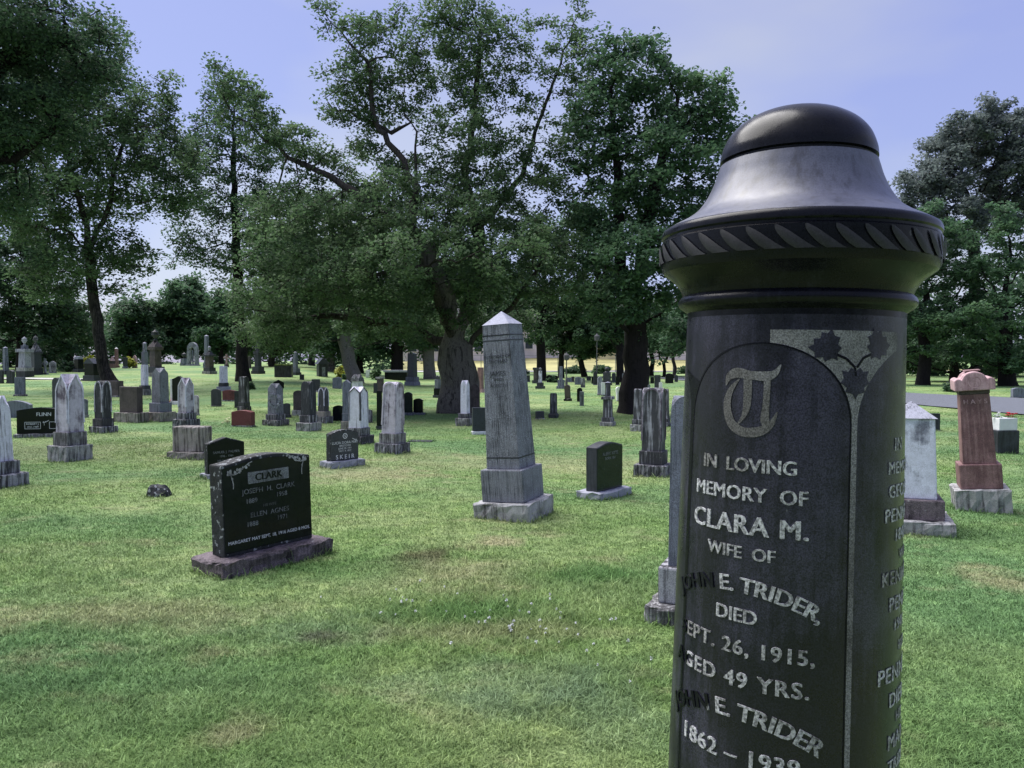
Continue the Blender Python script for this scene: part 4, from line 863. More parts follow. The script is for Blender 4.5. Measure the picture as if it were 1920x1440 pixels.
# blackletter T: strokes of changing width
def ribbon(pts):
    """pts: (x, y, halfwidth) in image-like pixels on the panel; one filled outline"""
    bm = bmesh.new(); L_, R_ = [], []
    P = [np.array(q, float) for q in pts]
    Q = []
    for i in range(len(P)-1):
        p0 = P[max(i-1, 0)]; p1 = P[i]; p2 = P[i+1]; p3 = P[min(i+2, len(P)-1)]
        for t in np.linspace(0, 1, 5, endpoint=False): Q.append(.5*((2*p1)+(-p0+p2)*t+(2*p0-5*p1+4*p2-p3)*t*t+(-p0+3*p1-3*p2+p3)*t**3))
    Q.append(P[-1])
    for i, q in enumerate(Q):
        a = Q[max(i-1, 0)]; b = Q[min(i+1, len(Q)-1)]; d = (b-a)[:2]; d = d/(np.hypot(*d) or 1); n_ = np.array([-d[1], d[0]])
        for S_, s in ((L_, 1), (R_, -1)):
            x, y = q[0]+n_[0]*q[2]*s, q[1]+n_[1]*q[2]*s; S_.append(bm.verts.new((xo(PC-4.5)+(x-1413)*KT*1.06, 0, tz(y-8+(x-1413)*-.02))))
    for i in range(len(Q)-1): bm.faces.new([L_[i], L_[i+1], R_[i+1], R_[i]])
    return bm
T_ = bmesh.new(); DZ = 0
for pts in ([(1362, 735, 1), (1368, 718, 7), (1385, 710, 10), (1410, 714, 8), (1440, 716, 9), (1455, 710, 6), (1465, 694, 1)],
            [(1390, 722, 1), (1372, 745, 6), (1366, 775, 8), (1376, 808, 9), (1400, 824, 9), (1430, 822, 9), (1450, 808, 6), (1461, 784, 1)],
            [(1406, 715, 8), (1407, 745, 8), (1406, 775, 7), (1400, 795, 4), (1388, 812, 1)],
            [(1442, 717, 6), (1442, 745, 6), (1441, 775, 6), (1440, 800, 8), (1446, 816, 5)]):
    join_bm(T_, ribbon(pts), Matrix.Translation((0, -.00012*DZ, 0))); DZ += 1
wrap(T_, 'monogram', M['spand'], .0012)
def ctext(s, y, size, th=PC, bold=.028, mat='letter', arc=0.0, sp=1.08, name='inscription', xs=0.0, dk=-53, ext=.0011):
    bm = bmesh.new()
    for k in (-1, 0, 1): join_bm(bm, text_bm(s, size*KT, .0*size*KT, sp, ext=ext), Matrix.Translation((k*bold*size*KT, 0, k*.00012)))
    for v in bm.verts:
        x, z, dd = v.co.x, v.co.y, v.co.z
        if arc:                                   # bend the line into a shallow arch
            a = x/arc; rad = arc+z; x, z = rad*math.sin(a), rad*math.cos(a)-arc
        v.co = Vector((x+xo(th)+xs, -dd, tz(y)+z))
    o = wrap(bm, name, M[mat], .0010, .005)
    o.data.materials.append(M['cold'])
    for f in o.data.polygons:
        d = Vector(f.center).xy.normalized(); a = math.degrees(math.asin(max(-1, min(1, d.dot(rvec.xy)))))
        if a < dk: f.material_index = 1  # left-hand letters painted dark: sheen lost at the grazing angle, put into colour
TC = -20.5
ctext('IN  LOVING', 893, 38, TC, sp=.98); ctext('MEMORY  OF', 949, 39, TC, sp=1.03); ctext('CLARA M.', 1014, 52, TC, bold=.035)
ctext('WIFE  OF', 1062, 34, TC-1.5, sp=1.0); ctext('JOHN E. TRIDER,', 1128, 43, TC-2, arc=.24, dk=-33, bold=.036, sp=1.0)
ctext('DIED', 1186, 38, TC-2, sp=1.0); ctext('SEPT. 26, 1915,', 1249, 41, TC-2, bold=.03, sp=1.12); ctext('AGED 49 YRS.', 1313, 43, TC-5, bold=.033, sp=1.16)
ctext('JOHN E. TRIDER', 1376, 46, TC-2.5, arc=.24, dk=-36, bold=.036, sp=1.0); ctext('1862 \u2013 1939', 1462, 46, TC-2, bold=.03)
RT = [('IN', 847, 36, 64), ('MEMORY', 892, 34, 72), ('GEORGE', 938, 36, 73), ('PENNELL', 985, 38, 72), ('1840', 1024, 34, 70), ('WIFE', 1062, 28, 76), ('KENNETH', 1108, 40, 74), ('PENN', 1160, 40, 70),
      ('1941', 1200, 32, 70), ('HER', 1244, 30, 76), ('PENNELL', 1298, 44, 72), ('DIED', 1348, 40, 70), ('HIS', 1384, 30, 72), ('MARY', 1432, 42, 72), ('TRIDER', 1478, 36, 74)]
for s, y, sz, th in RT: ctext(s, y, sz, th=th, mat='letter', bold=.022, ext=.0002)
# slanted gadroon carving on the collar
bm = bmesh.new(); ng = 34; rc = crr(264)
for k in range(ng):
    a = 2*math.pi*k/ng; z0, z1 = cz(500), cz(462)
    def pt(aa, z, o_=.0): return bm.verts.new(((rc+o_)*math.cos(aa), (rc+o_)*math.sin(aa), z))
    da = 2*math.pi/ng
    rows = 7; L_, C_, R_ = [], [], []
    for q in range(rows):
        f = q/(rows-1); z = z0+(z1-z0)*f; wd = da*.34*math.sqrt(max(0.02, 1-f**1.6)); cc = a-da*1.0*f**.8
        L_.append(pt(cc-wd, z, .0006)); C_.append(pt(cc-wd*.2, z, .0006+.0022*math.sin(math.pi*min(1, f*.85+.1)))); R_.append(pt(cc+wd, z, .0006))
    for q in range(rows-1):
        bm.faces.new([L_[q], C_[q], C_[q+1], L_[q+1]]); bm.faces.new([C_[q], R_[q], R_[q+1], C_[q+1]])
for f in bm.faces: f.smooth = True
obj('gadroon_carving', bm, M['gadr'], col)
col.rotation_euler = (Matrix.Rotation(R(1.05), 3, 'Y')).to_euler()
# turning about the foot shifts the shaft sideways at eye height: put it back
col.location.x -= 1.5*math.sin(R(1.05))

build_grass()
# ------------------------------------------------------------------ trees
NL = [0]
def tube_mesh(segs, sides):
    """segs: (p0, r0, p1, r1) arrays -> vertices and quads, one tapered tube piece per segment"""
    p0, r0, p1, r1 = [np.asarray(q, float) for q in segs]; n = len(p0)
    d = p1-p0; l = np.linalg.norm(d, axis=1, keepdims=True); d = d/np.maximum(l, 1e-6)
    ref = np.where(np.abs(d[:, 2:3]) < .95, np.array([[0, 0, 1.]]), np.array([[1., 0, 0]]))
    u = np.cross(d, ref); u /= np.linalg.norm(u, axis=1, keepdims=True); v = np.cross(d, u)
    a = np.arange(sides)*2*np.pi/sides; ca, sa = np.cos(a), np.sin(a)
    circ = u[:, None]*ca[None, :, None]+v[:, None]*sa[None, :, None]
    A = p0[:, None]+circ*r0[:, None, None]; B = (p1+d*(.25*r1[:, None]))[:, None]+circ*r1[:, None, None]
    V = np.concatenate([A, B], 1).reshape(-1, 3); i = np.arange(n)[:, None]*2*sides; k = np.arange(sides)[None]; k1 = (k+1) % sides
    Fc = np.stack([i+k, i+k1, i+sides+k1, i+sides+k], -1).reshape(-1, 4)
    return V, Fc
def chain_tubes(P, rr, par, keep, rng):
    """one continuous tapering tube per limb, following the parent-child chains"""
    n = len(P); kids = [[] for _ in range(n)]
    for i in range(1, n):
        if keep[i]: kids[par[i]].append(i)
    VV, FF, off, fr = [], [], 0, []; stack = [(-1, 0)]
    while stack:
        pre, i = stack.pop(); ch = [i]
        while kids[i]:
            k = sorted(kids[i], key=lambda q: -rr[q]); i0 = i; i = k[0]; ch.append(i)
            for q in k[1:]: stack.append((i0, q))
        ids = ([pre] if pre >= 0 else [])+ch
        if len(ids) < 2: continue
        Q = P[ids]; r = rr[ids].copy()
        if pre >= 0: r[0] = min(r[0], r[1]*1.25)
        sides = 16 if r.max() > .2 else (9 if r.max() > .06 else 5)
        d = np.gradient(Q, axis=0); d /= np.maximum(np.linalg.norm(d, axis=1, keepdims=True), 1e-6)
        u = np.zeros_like(Q); ref = np.array([1., 0, 0]) if abs(d[0][0]) < .8 else np.array([0, 1., 0])
        for j in range(len(Q)):
            ref = ref-d[j]*ref.dot(d[j]); ref /= max(np.linalg.norm(ref), 1e-6); u[j] = ref
        v = np.cross(d, u); a = np.arange(sides)*2*np.pi/sides
        lump = 1+.0*a
        if sides == 16:
            ph = rng.uniform(0, 6, 3); hgt = np.linalg.norm(Q-Q[0], axis=1)[:, None]; fl = np.exp(-hgt/1.0) if pre < 0 else 0*hgt
            lump = 1+(.05+.13*fl)*np.sin(4*a[None]+ph[0]+hgt*.5)+.04*np.sin(7*a[None]+ph[1]+hgt*2)+.05*fl*np.sin(2*a[None]+ph[2])
        V = Q[:, None]+(u[:, None]*np.cos(a)[None, :, None]+v[:, None]*np.sin(a)[None, :, None])*(r[:, None]*lump)[..., None]
        m = len(Q); idx = np.arange(m*sides).reshape(m, sides)+off; nx = np.roll(idx, -1, 1)
        VV.append(V.reshape(-1, 3)); FF.append(np.stack([idx[:-1], nx[:-1], nx[1:], idx[1:]], -1).reshape(-1, 4)); off += m*sides; fr.append(np.repeat(r[:-1], sides))
    return np.concatenate(VV), np.concatenate(FF), np.concatenate(fr)
def leaves(cent, rad, per, size, rng, flat_=.6, droop=0.0):
    """per leaf quads scattered through each clump"""
    n = len(cent)*per; c = np.repeat(cent, per, 0); rr = np.repeat(rad, per)
    q = rng.normal(0, 1, (n, 3)); q /= np.linalg.norm(q, axis=1, keepdims=True); q *= (rng.random(n)**.45)[:, None]*rr[:, None]; q[:, 2] *= flat_
    q[:, 2] -= droop*rr*rng.random(n); c = c+q
    nrm = rng.normal(0, 1, (n, 3)); nrm[:, 2] = np.abs(nrm[:, 2])+.75; nrm /= np.linalg.norm(nrm, axis=1, keepdims=True)
    t = np.cross(nrm, rng.normal(0, 1, (n, 3))); t /= np.linalg.norm(t, axis=1, keepdims=True); b = np.cross(nrm, t)
    s = size*rng.uniform(.6, 1.3, n)[:, None]; a = t*s*.5; w = b*s*.30; up = nrm*s*.10
    V = np.stack([c-a, c-w*1.0+up+a*.1, c+a, c+w*1.0+up+a*.1], 1).reshape(-1, 3)
    Fc = (np.arange(n)[:, None]*4+np.arange(4)[None])
    base = np.repeat(rng.normal(.45, .17, len(cent)), per); tint = np.clip(base+rng.normal(0, .13, n), 0, 1)
    return V, Fc, np.repeat(tint, 4)
def in_lobe(lobes, n, rng, D, shell=.45):
    out_ = []; wts = np.array([l[2]*l[3] for l in lobes], float); wts /= wts.sum(); sc = D/F
    for l, m in zip(lobes, rng.multinomial(n, wts)):
        px, py, rx, ry = l[:4]; dz = l[4] if len(l) > 4 else 0; rd = l[5] if len(l) > 5 else rx*sc*.95
        q = rng.normal(0, 1, (m, 3)); q /= np.linalg.norm(q, axis=1, keepdims=True); q *= (shell+(1-shell)*rng.random(m))[:, None]
        # knobbly edge
        k = 1+.16*np.sin(q[:, 0]*6+px)+.12*np.sin(q[:, 2]*7+py); q *= k[:, None]
        c = at(px, py, D+dz); out_.append(np.stack([c.x+q[:, 0]*rx*sc, c.y+q[:, 1]*rd, c.z+q[:, 2]*ry*sc], -1))
    return np.concatenate(out_)
def grow(start, att, step, rng, kill, infl, iters=200, wander=.15):
    P = [np.array(s[0], float) for s in start]; par = [s[1] for s in start]
    P = np.array(P); par = list(par); near = np.full(len(att), -1); dist = np.full(len(att), 1e9)
    def upd(new0, P):
        for i in range(new0, len(P)):
            d = np.linalg.norm(att-P[i], axis=1); m = d < dist; dist[m] = d[m]; near[m] = i
    upd(0, P); alive = np.ones(len(att), bool)
    for it in range(iters):
        alive &= dist > kill
        m = alive & (dist < infl*(1+it*.05))
        if not m.any():
            if not alive.any() or it > 60: break
            continue
        ids = np.unique(near[m]); newp = []; newpar = []
        for i in ids:
            q = att[m & (near == i)]-P[i]; q = q/np.linalg.norm(q, axis=1, keepdims=True); d = q.mean(0)+rng.normal(0, wander, 3)
            d /= np.linalg.norm(d)+1e-9; newp.append(P[i]+d*step); newpar.append(i)
        k0 = len(P); P = np.concatenate([P, np.array(newp)]); par += newpar; upd(k0, P)
        if len(P) > 9000: break
    return P, np.array(par)
def tree(name, label, D, trunk, lobes, tr, seed=0, natt=500, step=.35, leaf=.10, per=34, clump=.42, mat='leaf', bark='bark', group=None, cat='tree', limbs=(), dead=(), flare=1.6,
         shell=.45, flat_=.6, droop=0.0, kill=.45, infl=3.0, tip=.010, fill=0, wander=.18, minr=.010, root_r=None):
    """trunk: image points (px, py[, depth shift]) from the root up; lobes: crown ellipsoids; tr: trunk radius in metres"""
    rng = np.random.default_rng(seed+100)
    pts = [at(q[0], q[1], D+(q[2] if len(q) > 2 else 0)) for q in trunk]; g = pts[0]; g.z = Z(g.x, g.y)-.15
    root = empty(name, (g.x, g.y, Z(g.x, g.y))); tag(root, label, cat, group); O = np.array(root.location)
    start = []; def_r = {}
    def poly(pl, first):
        prev = first
        for a, b in zip(pl, pl[1:]):
            n = max(1, int((b-a).length/step))
            for k in range(1, n+1):
                q = a.lerp(b, k/n); j = .05*step*4 if first != -2 else 0
                start.append((np.array(q)+rng.normal(0, .04, 3), prev)); prev = len(start)-1
        return prev
    start.append((np.array(pts[0]), -1)); top = poly(pts, 0); trunk_n = len(start)
    for lb in limbs:
        lp = [at(q[0], q[1], D+(q[2] if len(q) > 2 else 0)) for q in lb]
        A = np.array([s[0] for s in start[:]]); j = int(np.argmin(np.linalg.norm(A-np.array(lp[0]), axis=1))); lp[0] = Vector(A[j]); poly(lp, j)
    att = in_lobe(lobes, natt, rng, D, shell)
    P, par = grow(start, att, step, rng, kill, infl, wander=wander)
    n = len(P); ch = np.zeros(n, int)
    for i in range(n-1, 0, -1):
        if par[i] >= 0: ch[par[i]] += 1
    rr = np.zeros(n); e_ = 2.35; acc = np.where(ch == 0, tip**e_, 0.0)
    for i in range(n-1, 0, -1): acc[par[i]] += acc[i]
    rr = acc**(1/e_)
    nt_ = np.where(ch == 0, 1.0, 0.0)
    for i in range(n-1, 0, -1): nt_[par[i]] += nt_[i]
    rr = np.maximum(tip*(1+.25*np.log(nt_+1)), tr*(nt_/nt_[0])**.70)
    endf = np.zeros(n)
    hgt = P[:, 2]-P[0, 2]; isT = np.arange(n) < trunk_n
    rr = np.where(isT, rr*(1+(flare-1)*np.exp(-hgt/(.9*tr+.15))), rr)
    for dl in dead:
        lp = [at(q[0], q[1], D+(q[2] if len(q) > 2 else 0)) for q in dl[0]]
        j = int(np.argmin(np.linalg.norm(P[:]-np.array(lp[0]), axis=1))); prev = j; L0 = len(lp); tot = sum((b-a).length for a, b in zip(lp, lp[1:])); s_ = 0
        for a, b in zip(lp, lp[1:]):
            m = max(1, int((b-a).length/.2))
            for q in range(1, m+1):
                s_ += (b-a).length/m; P = np.concatenate([P, [np.array(a.lerp(b, q/m))+rng.normal(0, .03, 3)]]); par = np.append(par, prev); rr = np.append(rr, dl[1]*(1-.8*s_/tot)); ch = np.append(ch, 1); prev = len(P)-1
    V, Fc, fr = chain_tubes(P-O, rr, par, rr > minr*1.02, rng)
    o = mesh_np('trunk', V, Fc, M[bark], root, smooth=True)
    if bark in ('barkm', 'barkl'): o.data.materials.append(M['bark']); o.data.polygons.foreach_set('material_index', (fr < tr*.42).astype(np.int32))
    tips = P[:n][(nt_ < 5) & (np.arange(n) >= trunk_n)]
    NL[0] += len(tips)*per; print('LEAVES', name, D, len(tips), len(tips)*per)
    if fill: tips = np.concatenate([tips, in_lobe(lobes, fill, rng, D, .2)])
    rad = clump*rng.uniform(.6, 1.25, len(tips))
    V, Fc, tint = leaves(tips-O, rad, per, leaf, rng, flat_, droop)
    mesh_np('crown', V, Fc, M[mat], root, attr=tint)
    return root
# T3: the big spreading tree in the middle
tree('deciduous_tree', 'large spreading tree with thick forked trunk in the middle behind the leaning obelisk', 21.5,
     [(862, 776), (860, 740), (858, 700), (858, 655), (850, 600)],
     [(620, 500, 190, 110, -1), (820, 480, 200, 130, -1.5), (1010, 500, 110, 100, 0), (500, 400, 60, 50, 0), (560, 380, 70, 60, -.5), (720, 380, 120, 110, 0), (900, 350, 130, 130, 0), (660, 160, 55, 130, -.5), (610, 40, 30, 60, -.5),
      (740, 130, 70, 130, 0), (860, 100, 90, 150, .5), (960, 130, 50, 120, .5), (1080, 120, 50, 150, .5), (1030, 330, 70, 100, 0), (520, 600, 100, 70, 0), (700, 600, 120, 60, 1), (940, 600, 90, 50, 1), (490, 235, 60, 50, -.5, 1.0), (425, 165, 50, 50, -.5, .8), (545, 255, 55, 40, -.5, .8), (590, 300, 50, 40, -.5, .8), (470, 190, 50, 40, -.5, .7)],
     .47, seed=1, natt=2800, step=.28, leaf=.100, per=72, clump=.37, mat='leaf', bark='barkm', flare=1.25, kill=.30, shell=.30, wander=.22,
     group='trees of the cemetery',
     limbs=([(850, 655), (838, 560, -.6), (800, 470, -1), (770, 420, -1.2), (782, 350, -1), (780, 250, -.5), (752, 200, 0)], [(858, 660), (885, 560, .3), (900, 430, .6), (870, 330, .6), (890, 220, .8), (905, 60, .8)],
            [(862, 680), (905, 620, 0), (960, 580, 0), (1010, 500, 0)], [(905, 430, .6), (980, 330, .6), (1010, 230, .6), (1060, 100, .6), (1090, 10, .6)],
            [(800, 470, -1), (700, 380, -1), (640, 345, -.8), (560, 305, -.6), (500, 265, -.5), (440, 215, -.5), (395, 140, -.5)], [(780, 350, -1), (700, 220, -.6), (690, 120, -.5), (640, 60, -.5), (590, 10, -.5)],
            [(850, 640, 0), (800, 505, -1.6), (760, 495, -1.8), (700, 520, -1.8)], [(850, 655, 0), (760, 610, .5), (640, 590, .6), (560, 600, .5)]),
     dead=(([(752, 262, -.2), (720, 238, -.3), (690, 225, -.3), (655, 212, -.3), (625, 207, -.3), (600, 206, -.3)], .07), ([(625, 207, -.3), (612, 190, -.3), (602, 176, -.3)], .03), ([(640, 210, -.3), (628, 192, -.3), (630, 180, -.3)], .025)))
# T4: maple right of centre
tree('maple_tree', 'tall dense maple with dark trunk between the leaning obelisk and the near column', 21.0,
     [(1187, 782), (1188, 740), (1190, 690), (1190, 620), (1188, 540)],
     [(1180, 140, 85, 78, 0), (1280, 200, 80, 80, 0), (1130, 250, 70, 90, 0), (1240, 320, 110, 90, -.3), (1340, 240, 55, 60, 0), (1140, 390, 80, 80, 0), (1300, 400, 80, 50, -.5), (1190, 480, 100, 60, -1.2), (1150, 560, 70, 50, -1.2), (1250, 540, 60, 50, -1),
      (1240, 610, 50, 25, 0)],
     .33, seed=2, natt=1500, step=.30, leaf=.125, per=74, clump=.42, mat='leafm', bark='barkd', flare=1.35, kill=.30, shell=.55, flat_=.55, group='trees of the cemetery',
     limbs=([(1188, 600), (1165, 480), (1160, 360), (1150, 230)], [(1190, 560), (1215, 430), (1240, 300), (1270, 200)], [(1190, 690), (1225, 668), (1262, 660), (1300, 640)], [(1188, 640), (1150, 580, -.6), (1110, 550, -1)], [(1188, 620), (1240, 590, -.3), (1280, 560, -.5)]))
# T1: left tree with flared leaning trunk
tree('deciduous_tree', 'leafy tree with flared leaning trunk on the left hillside', 34,
     [(212, 736), (196, 690), (184, 620), (172, 540), (166, 470), (162, 420)],
     [(150, 230, 140, 110, 0), (60, 150, 120, 110, 0), (270, 260, 100, 80, 0), (150, 350, 160, 80, 0), (60, 380, 90, 80, 0), (330, 330, 60, 90, -1), (150, 470, 110, 60, 0), (240, 480, 60, 50, 0), (300, 190, 50, 60, 0), (180, 90, 70, 60, 0), (80, 520, 40, 50, 0)],
     .22, seed=3, natt=1800, step=.45, leaf=.165, per=66, clump=.60, mat='leaf', bark='bark', flare=2.6, kill=.45, shell=.35, group='trees of the cemetery', tip=.016, droop=.5,
     limbs=([(166, 470), (120, 430), (60, 425), (5, 410)], [(166, 470), (200, 400), (220, 300), (250, 220)], [(162, 420), (130, 320), (110, 200)]))
# T2: slender tree
tree('deciduous_tree', 'slender tree with straight dark trunk rising from the hillside right of the flared one', 40,
     [(457, 735), (454, 690), (450, 620), (446, 560), (442, 460), (438, 330), (436, 220)],
     [(430, 200, 60, 50, 0), (400, 280, 70, 60, 0), (480, 290, 70, 60, 0), (420, 380, 90, 60, 0), (500, 390, 60, 60, 0), (370, 470, 60, 40, 0), (450, 480, 80, 50, 0), (520, 500, 70, 70, 0), (470, 570, 50, 35, 0), (340, 420, 40, 50, 0)],
     .28, seed=4, natt=1000, step=.5, leaf=.17, per=56, clump=.60, mat='leafd', bark='barkd', flare=1.5, kill=.48, shell=.3, group='trees of the cemetery', tip=.016)
# T0: the near crown reaching in from the left
tree('deciduous_tree', 'dark tree reaching in from the left edge close to the camera', 13.5,
     [(-260, 1000), (-250, 700), (-230, 480), (-200, 330), (-160, 200)],
     [(30, 60, 150, 90, 0), (-60, 230, 150, 110, 0), (100, 190, 90, 75, 0), (-100, 50, 130, 110, 0), (-20, 360, 90, 55, 0), (185, 70, 45, 50, .5), (150, 130, 80, 50, .4)],
     .30, seed=5, natt=1500, step=.22, leaf=.066, per=105, clump=.36, mat='leafd', bark='barkd', flare=1.3, kill=.20, shell=.25, group='trees of the cemetery', infl=2.4,
     limbs=([(-200, 330), (-80, 330, -.2), (20, 300, 0), (120, 230, .2)], [(-200, 330), (-90, 200), (20, 110), (130, 60)]))
# T8: light barked tree with broad low crown
tree('deciduous_tree', 'light barked leaning tree with low broad crown left of the big forked tree', 42,
     [(668, 728), (660, 700), (650, 660), (642, 610), (636, 560)],
     [(560, 500, 90, 60, 0), (660, 470, 90, 60, 0), (760, 520, 90, 60, 0), (560, 590, 80, 50, -1), (650, 560, 90, 45, 0), (740, 600, 80, 45, 0), (620, 400, 70, 50, 0), (500, 620, 40, 35, -1)],
     .34, seed=6, natt=1100, step=.5, leaf=.18, per=80, clump=.72, mat='leaf', bark='barkl', flare=1.3, kill=.48, shell=.3, group='trees of the cemetery', tip=.018)
# background trees: (label, D, px base, crown lobes, trunk radius, material, leaf scale)
BT = [
 ('deciduous_tree', 'rounded dark tree on the far left edge of the hillside', 52, [(40, 700), (40, 600)], [(40, 520, 110, 90), (0, 620, 80, 60), (110, 610, 70, 60), (60, 450, 70, 50)], .35, 'leafd', 'barkd'),
 ('deciduous_tree', 'low bushy dark tree with drooping crown behind the statue monument', 58, [(130, 690), (132, 640)], [(120, 630, 90, 45), (40, 650, 80, 35)], .3, 'leafd', 'barkd'),
 ('maple_tree', 'small round topped tree on the crest right of the flared trunk', 78, [(245, 690), (245, 640)], [(245, 590, 42, 36), (235, 630, 50, 32), (275, 640, 40, 36)], .3, 'leafd', 'barkd'),
 ('maple_tree', 'domed maple on the crest behind the stone arch', 82, [(345, 692), (345, 640)], [(345, 555, 48, 38), (320, 600, 55, 38), (380, 610, 55, 45), (350, 645, 60, 25)], .35, 'leafm', 'barkd'),
 ('maple_tree', 'pale green maple left of the slender trunk on the crest', 80, [(415, 692), (415, 640)], [(415, 580, 40, 36), (410, 630, 50, 35)], .3, 'leafm', 'barkd'),
 ('deciduous_tree', 'leafy tree right of the slender trunk with branches near the ground', 58, [(512, 700), (512, 650)], [(510, 610, 60, 50), (545, 640, 50, 35), (480, 640, 40, 35)], .3, 'leaf', 'bark'),
 ('spruce_tree', 'dark spruce beside the small hut', 54, [(621, 712), (620, 640), (618, 560), (618, 470)], [(618, 640, 45, 30), (618, 590, 38, 35), (618, 530, 28, 40), (618, 470, 14, 35)], .32, 'leafd', 'barkl'),
 ('spruce_tree', 'dark spruce right behind the light barked trunk', 60, [(676, 708), (676, 600)], [(676, 640, 45, 35), (690, 580, 45, 45), (680, 510, 34, 45)], .34, 'leafd', 'barkd'),
 ('deciduous_tree', 'dark trunked tree left of the big dark tapering monument', 56, [(744, 714), (744, 650), (742, 600)], [(740, 600, 60, 45), (710, 640, 45, 35), (780, 630, 50, 35)], .5, 'leafm', 'barkd'),
 ('deciduous_tree', 'tree with pale double trunk between the dark monument and the big forked tree', 56, [(806, 712), (804, 670), (800, 620)], [(800, 600, 60, 50), (840, 620, 40, 30), (770, 570, 50, 50)], .50, 'leafd', 'barkl'),
 ('deciduous_tree', 'dark trunked tree just right of the leaning obelisk top', 52, [(1015, 722), (1015, 680), (1012, 600)], [(1000, 590, 70, 50), (1060, 570, 60, 60), (1000, 480, 70, 70), (960, 620, 40, 22)], .36, 'leafd', 'barkd'),
 ('deciduous_tree', 'low crowned dark tree behind the leaning dark pillar', 60, [(1052, 712), (1054, 650)], [(1065, 625, 60, 35), (1110, 600, 50, 45), (1030, 645, 22, 16)], .26, 'leafd', 'barkd'),
 ('deciduous_tree', 'thin bent dark tree over the low grey green slab', 64, [(1097, 716), (1092, 690), (1086, 660)], [(1095, 640, 50, 30), (1130, 620, 50, 40)], .28, 'leafd', 'barkd'),
 ('deciduous_tree', 'dark trunk just left of the second big trunk', 50, [(1164, 728), (1164, 690), (1160, 640)], [(1150, 620, 50, 38), (1130, 540, 60, 60), (1090, 440, 55, 80)], .30, 'leafd', 'barkd'),
 ('deciduous_tree', 'slim leafy tree right of the peaked cap pillar', 62, [(1245, 718), (1245, 680)], [(1245, 640, 40, 20), (1275, 620, 40, 30)], .16, 'leafm', 'barkd'),
 ('deciduous_tree', 'pair of thin reddish stems nearest the near column', 58, [(1262, 712), (1266, 690), (1262, 660)], [(1268, 640, 30, 16), (1290, 600, 40, 40)], .16, 'leafm', 'bark'),
 ('deciduous_tree', 'tall pale bluish tree high above the others at the right', 62, [(1830, 735), (1828, 600), (1825, 450)], [(1840, 270, 95, 60), (1760, 340, 70, 50), (1900, 340, 90, 80), (1800, 420, 90, 50), (1850, 230, 60, 40), (1715, 375, 35, 22), (1960, 260, 70, 60)], .5, 'leafb', 'barkd'),
 ('maple_tree', 'bright green maple right of the near column', 44, [(1730, 735), (1735, 640)], [(1740, 430, 75, 50), (1690, 510, 70, 60), (1760, 560, 70, 50), (1790, 510, 60, 50), (1730, 610, 85, 55), (1690, 650, 70, 35), (1660, 440, 40, 40)], .4, 'leafm', 'barkd'),
 ('maple_tree', 'broad bright green maple at the right edge', 42, [(1890, 740), (1885, 640)], [(1890, 430, 60, 50), (1850, 500, 70, 50), (1930, 520, 80, 70), (1830, 600, 90, 55), (1920, 630, 80, 50), (1860, 670, 80, 35)], .45, 'leafm', 'barkd'),
 ('deciduous_tree', 'dark drooping tree between the pink monument and the near column', 50, [(1790, 735), (1790, 680)], [(1780, 650, 90, 50), (1850, 665, 80, 40), (1720, 660, 60, 45), (1900, 670, 50, 35)], .35, 'leafd', 'barkd'),
 ('deciduous_tree', 'dark tree filling the gap behind the second big trunk', 66, [(1222, 716), (1222, 650)], [(1225, 600, 60, 45), (1180, 640, 40, 20)], .22, 'leafd', 'barkd'),
 ('deciduous_tree', 'bluish dark tree far behind the big forked one at its left', 70, [(585, 704), (585, 640)], [(585, 560, 70, 60), (540, 460, 60, 60), (600, 620, 50, 30)], .3, 'leafd', 'barkd'),
 ('deciduous_tree', 'dark tree far behind the leaning obelisk', 74, [(925, 712), (925, 650)], [(925, 560, 80, 60), (900, 630, 50, 22), (860, 520, 70, 60)], .3, 'leafd', 'barkd'),
]
for i, (nm, lb, D, tk, lbs, tr, mt, bk) in enumerate(BT):
    area = sum(l[2]*l[3] for l in lbs)*(D/F)**2*3.1
    cl = .017*D**.97; 
    tree(nm, lb, D, tk, lbs, tr*.8, flare=1.25, seed=20+i, natt=int(min(1600, max(200, area*4.5))), step=.025*D**.75, leaf=.0048*D, per=72, clump=cl*.85, mat=mt, bark=bk, group='trees of the cemetery', kill=.42, shell=.3,
         infl=5, tip=.0006*D, minr=.0006*D, flat_=.55 if nm == 'maple_tree' else .7, droop=.5 if nm == 'spruce_tree' else .1)
# thin trunks share the same look; shrubs
def shrub(name, label, px, py, w, h, mat, seed, per=260, cat='shrub'):
    g = ground(px, py); s = g.y/F; rng = np.random.default_rng(seed); root = empty(name, g); k = 14
    c = rng.normal(0, 1, (k, 3)); c /= np.linalg.norm(c, axis=1, keepdims=True); c *= rng.random(k)[:, None]**.5; c[:, 2] = np.abs(c[:, 2]); c = c*np.array([w*s*.38, w*s*.38, h*s*.7])+np.array([0, 0, h*s*.12])
    V, Fc, t = leaves(c, np.full(k, .28*max(w, h)*s*.7), per//k*2, .0042*g.y, rng, .8); mesh_np('foliage', V, Fc, M[mat], root, attr=t)
    segs = (np.zeros((k, 3)), np.full(k, .02), c, np.full(k, .008)); V, Fc = tube_mesh(segs, 4); mesh_np('stems', V, Fc, M['barkd'], root); tag(root, label, cat)
shrub('shrub', 'yellow green bush lit behind the bulky black tomb', 166, 690, 44, 30, 'leafy', 1)
shrub('shrub', 'yellow green bush beyond the pink obelisk', 243, 690, 26, 22, 'leafy', 2)
shrub('shrub', 'reddish dark bush right of the small gabled stone on the hill', 125, 697, 34, 26, 'leafd', 3)
shrub('shrub', 'clipped yellow green hedge clump right of the small hut', 638, 708, 34, 22, 'leafy', 4)
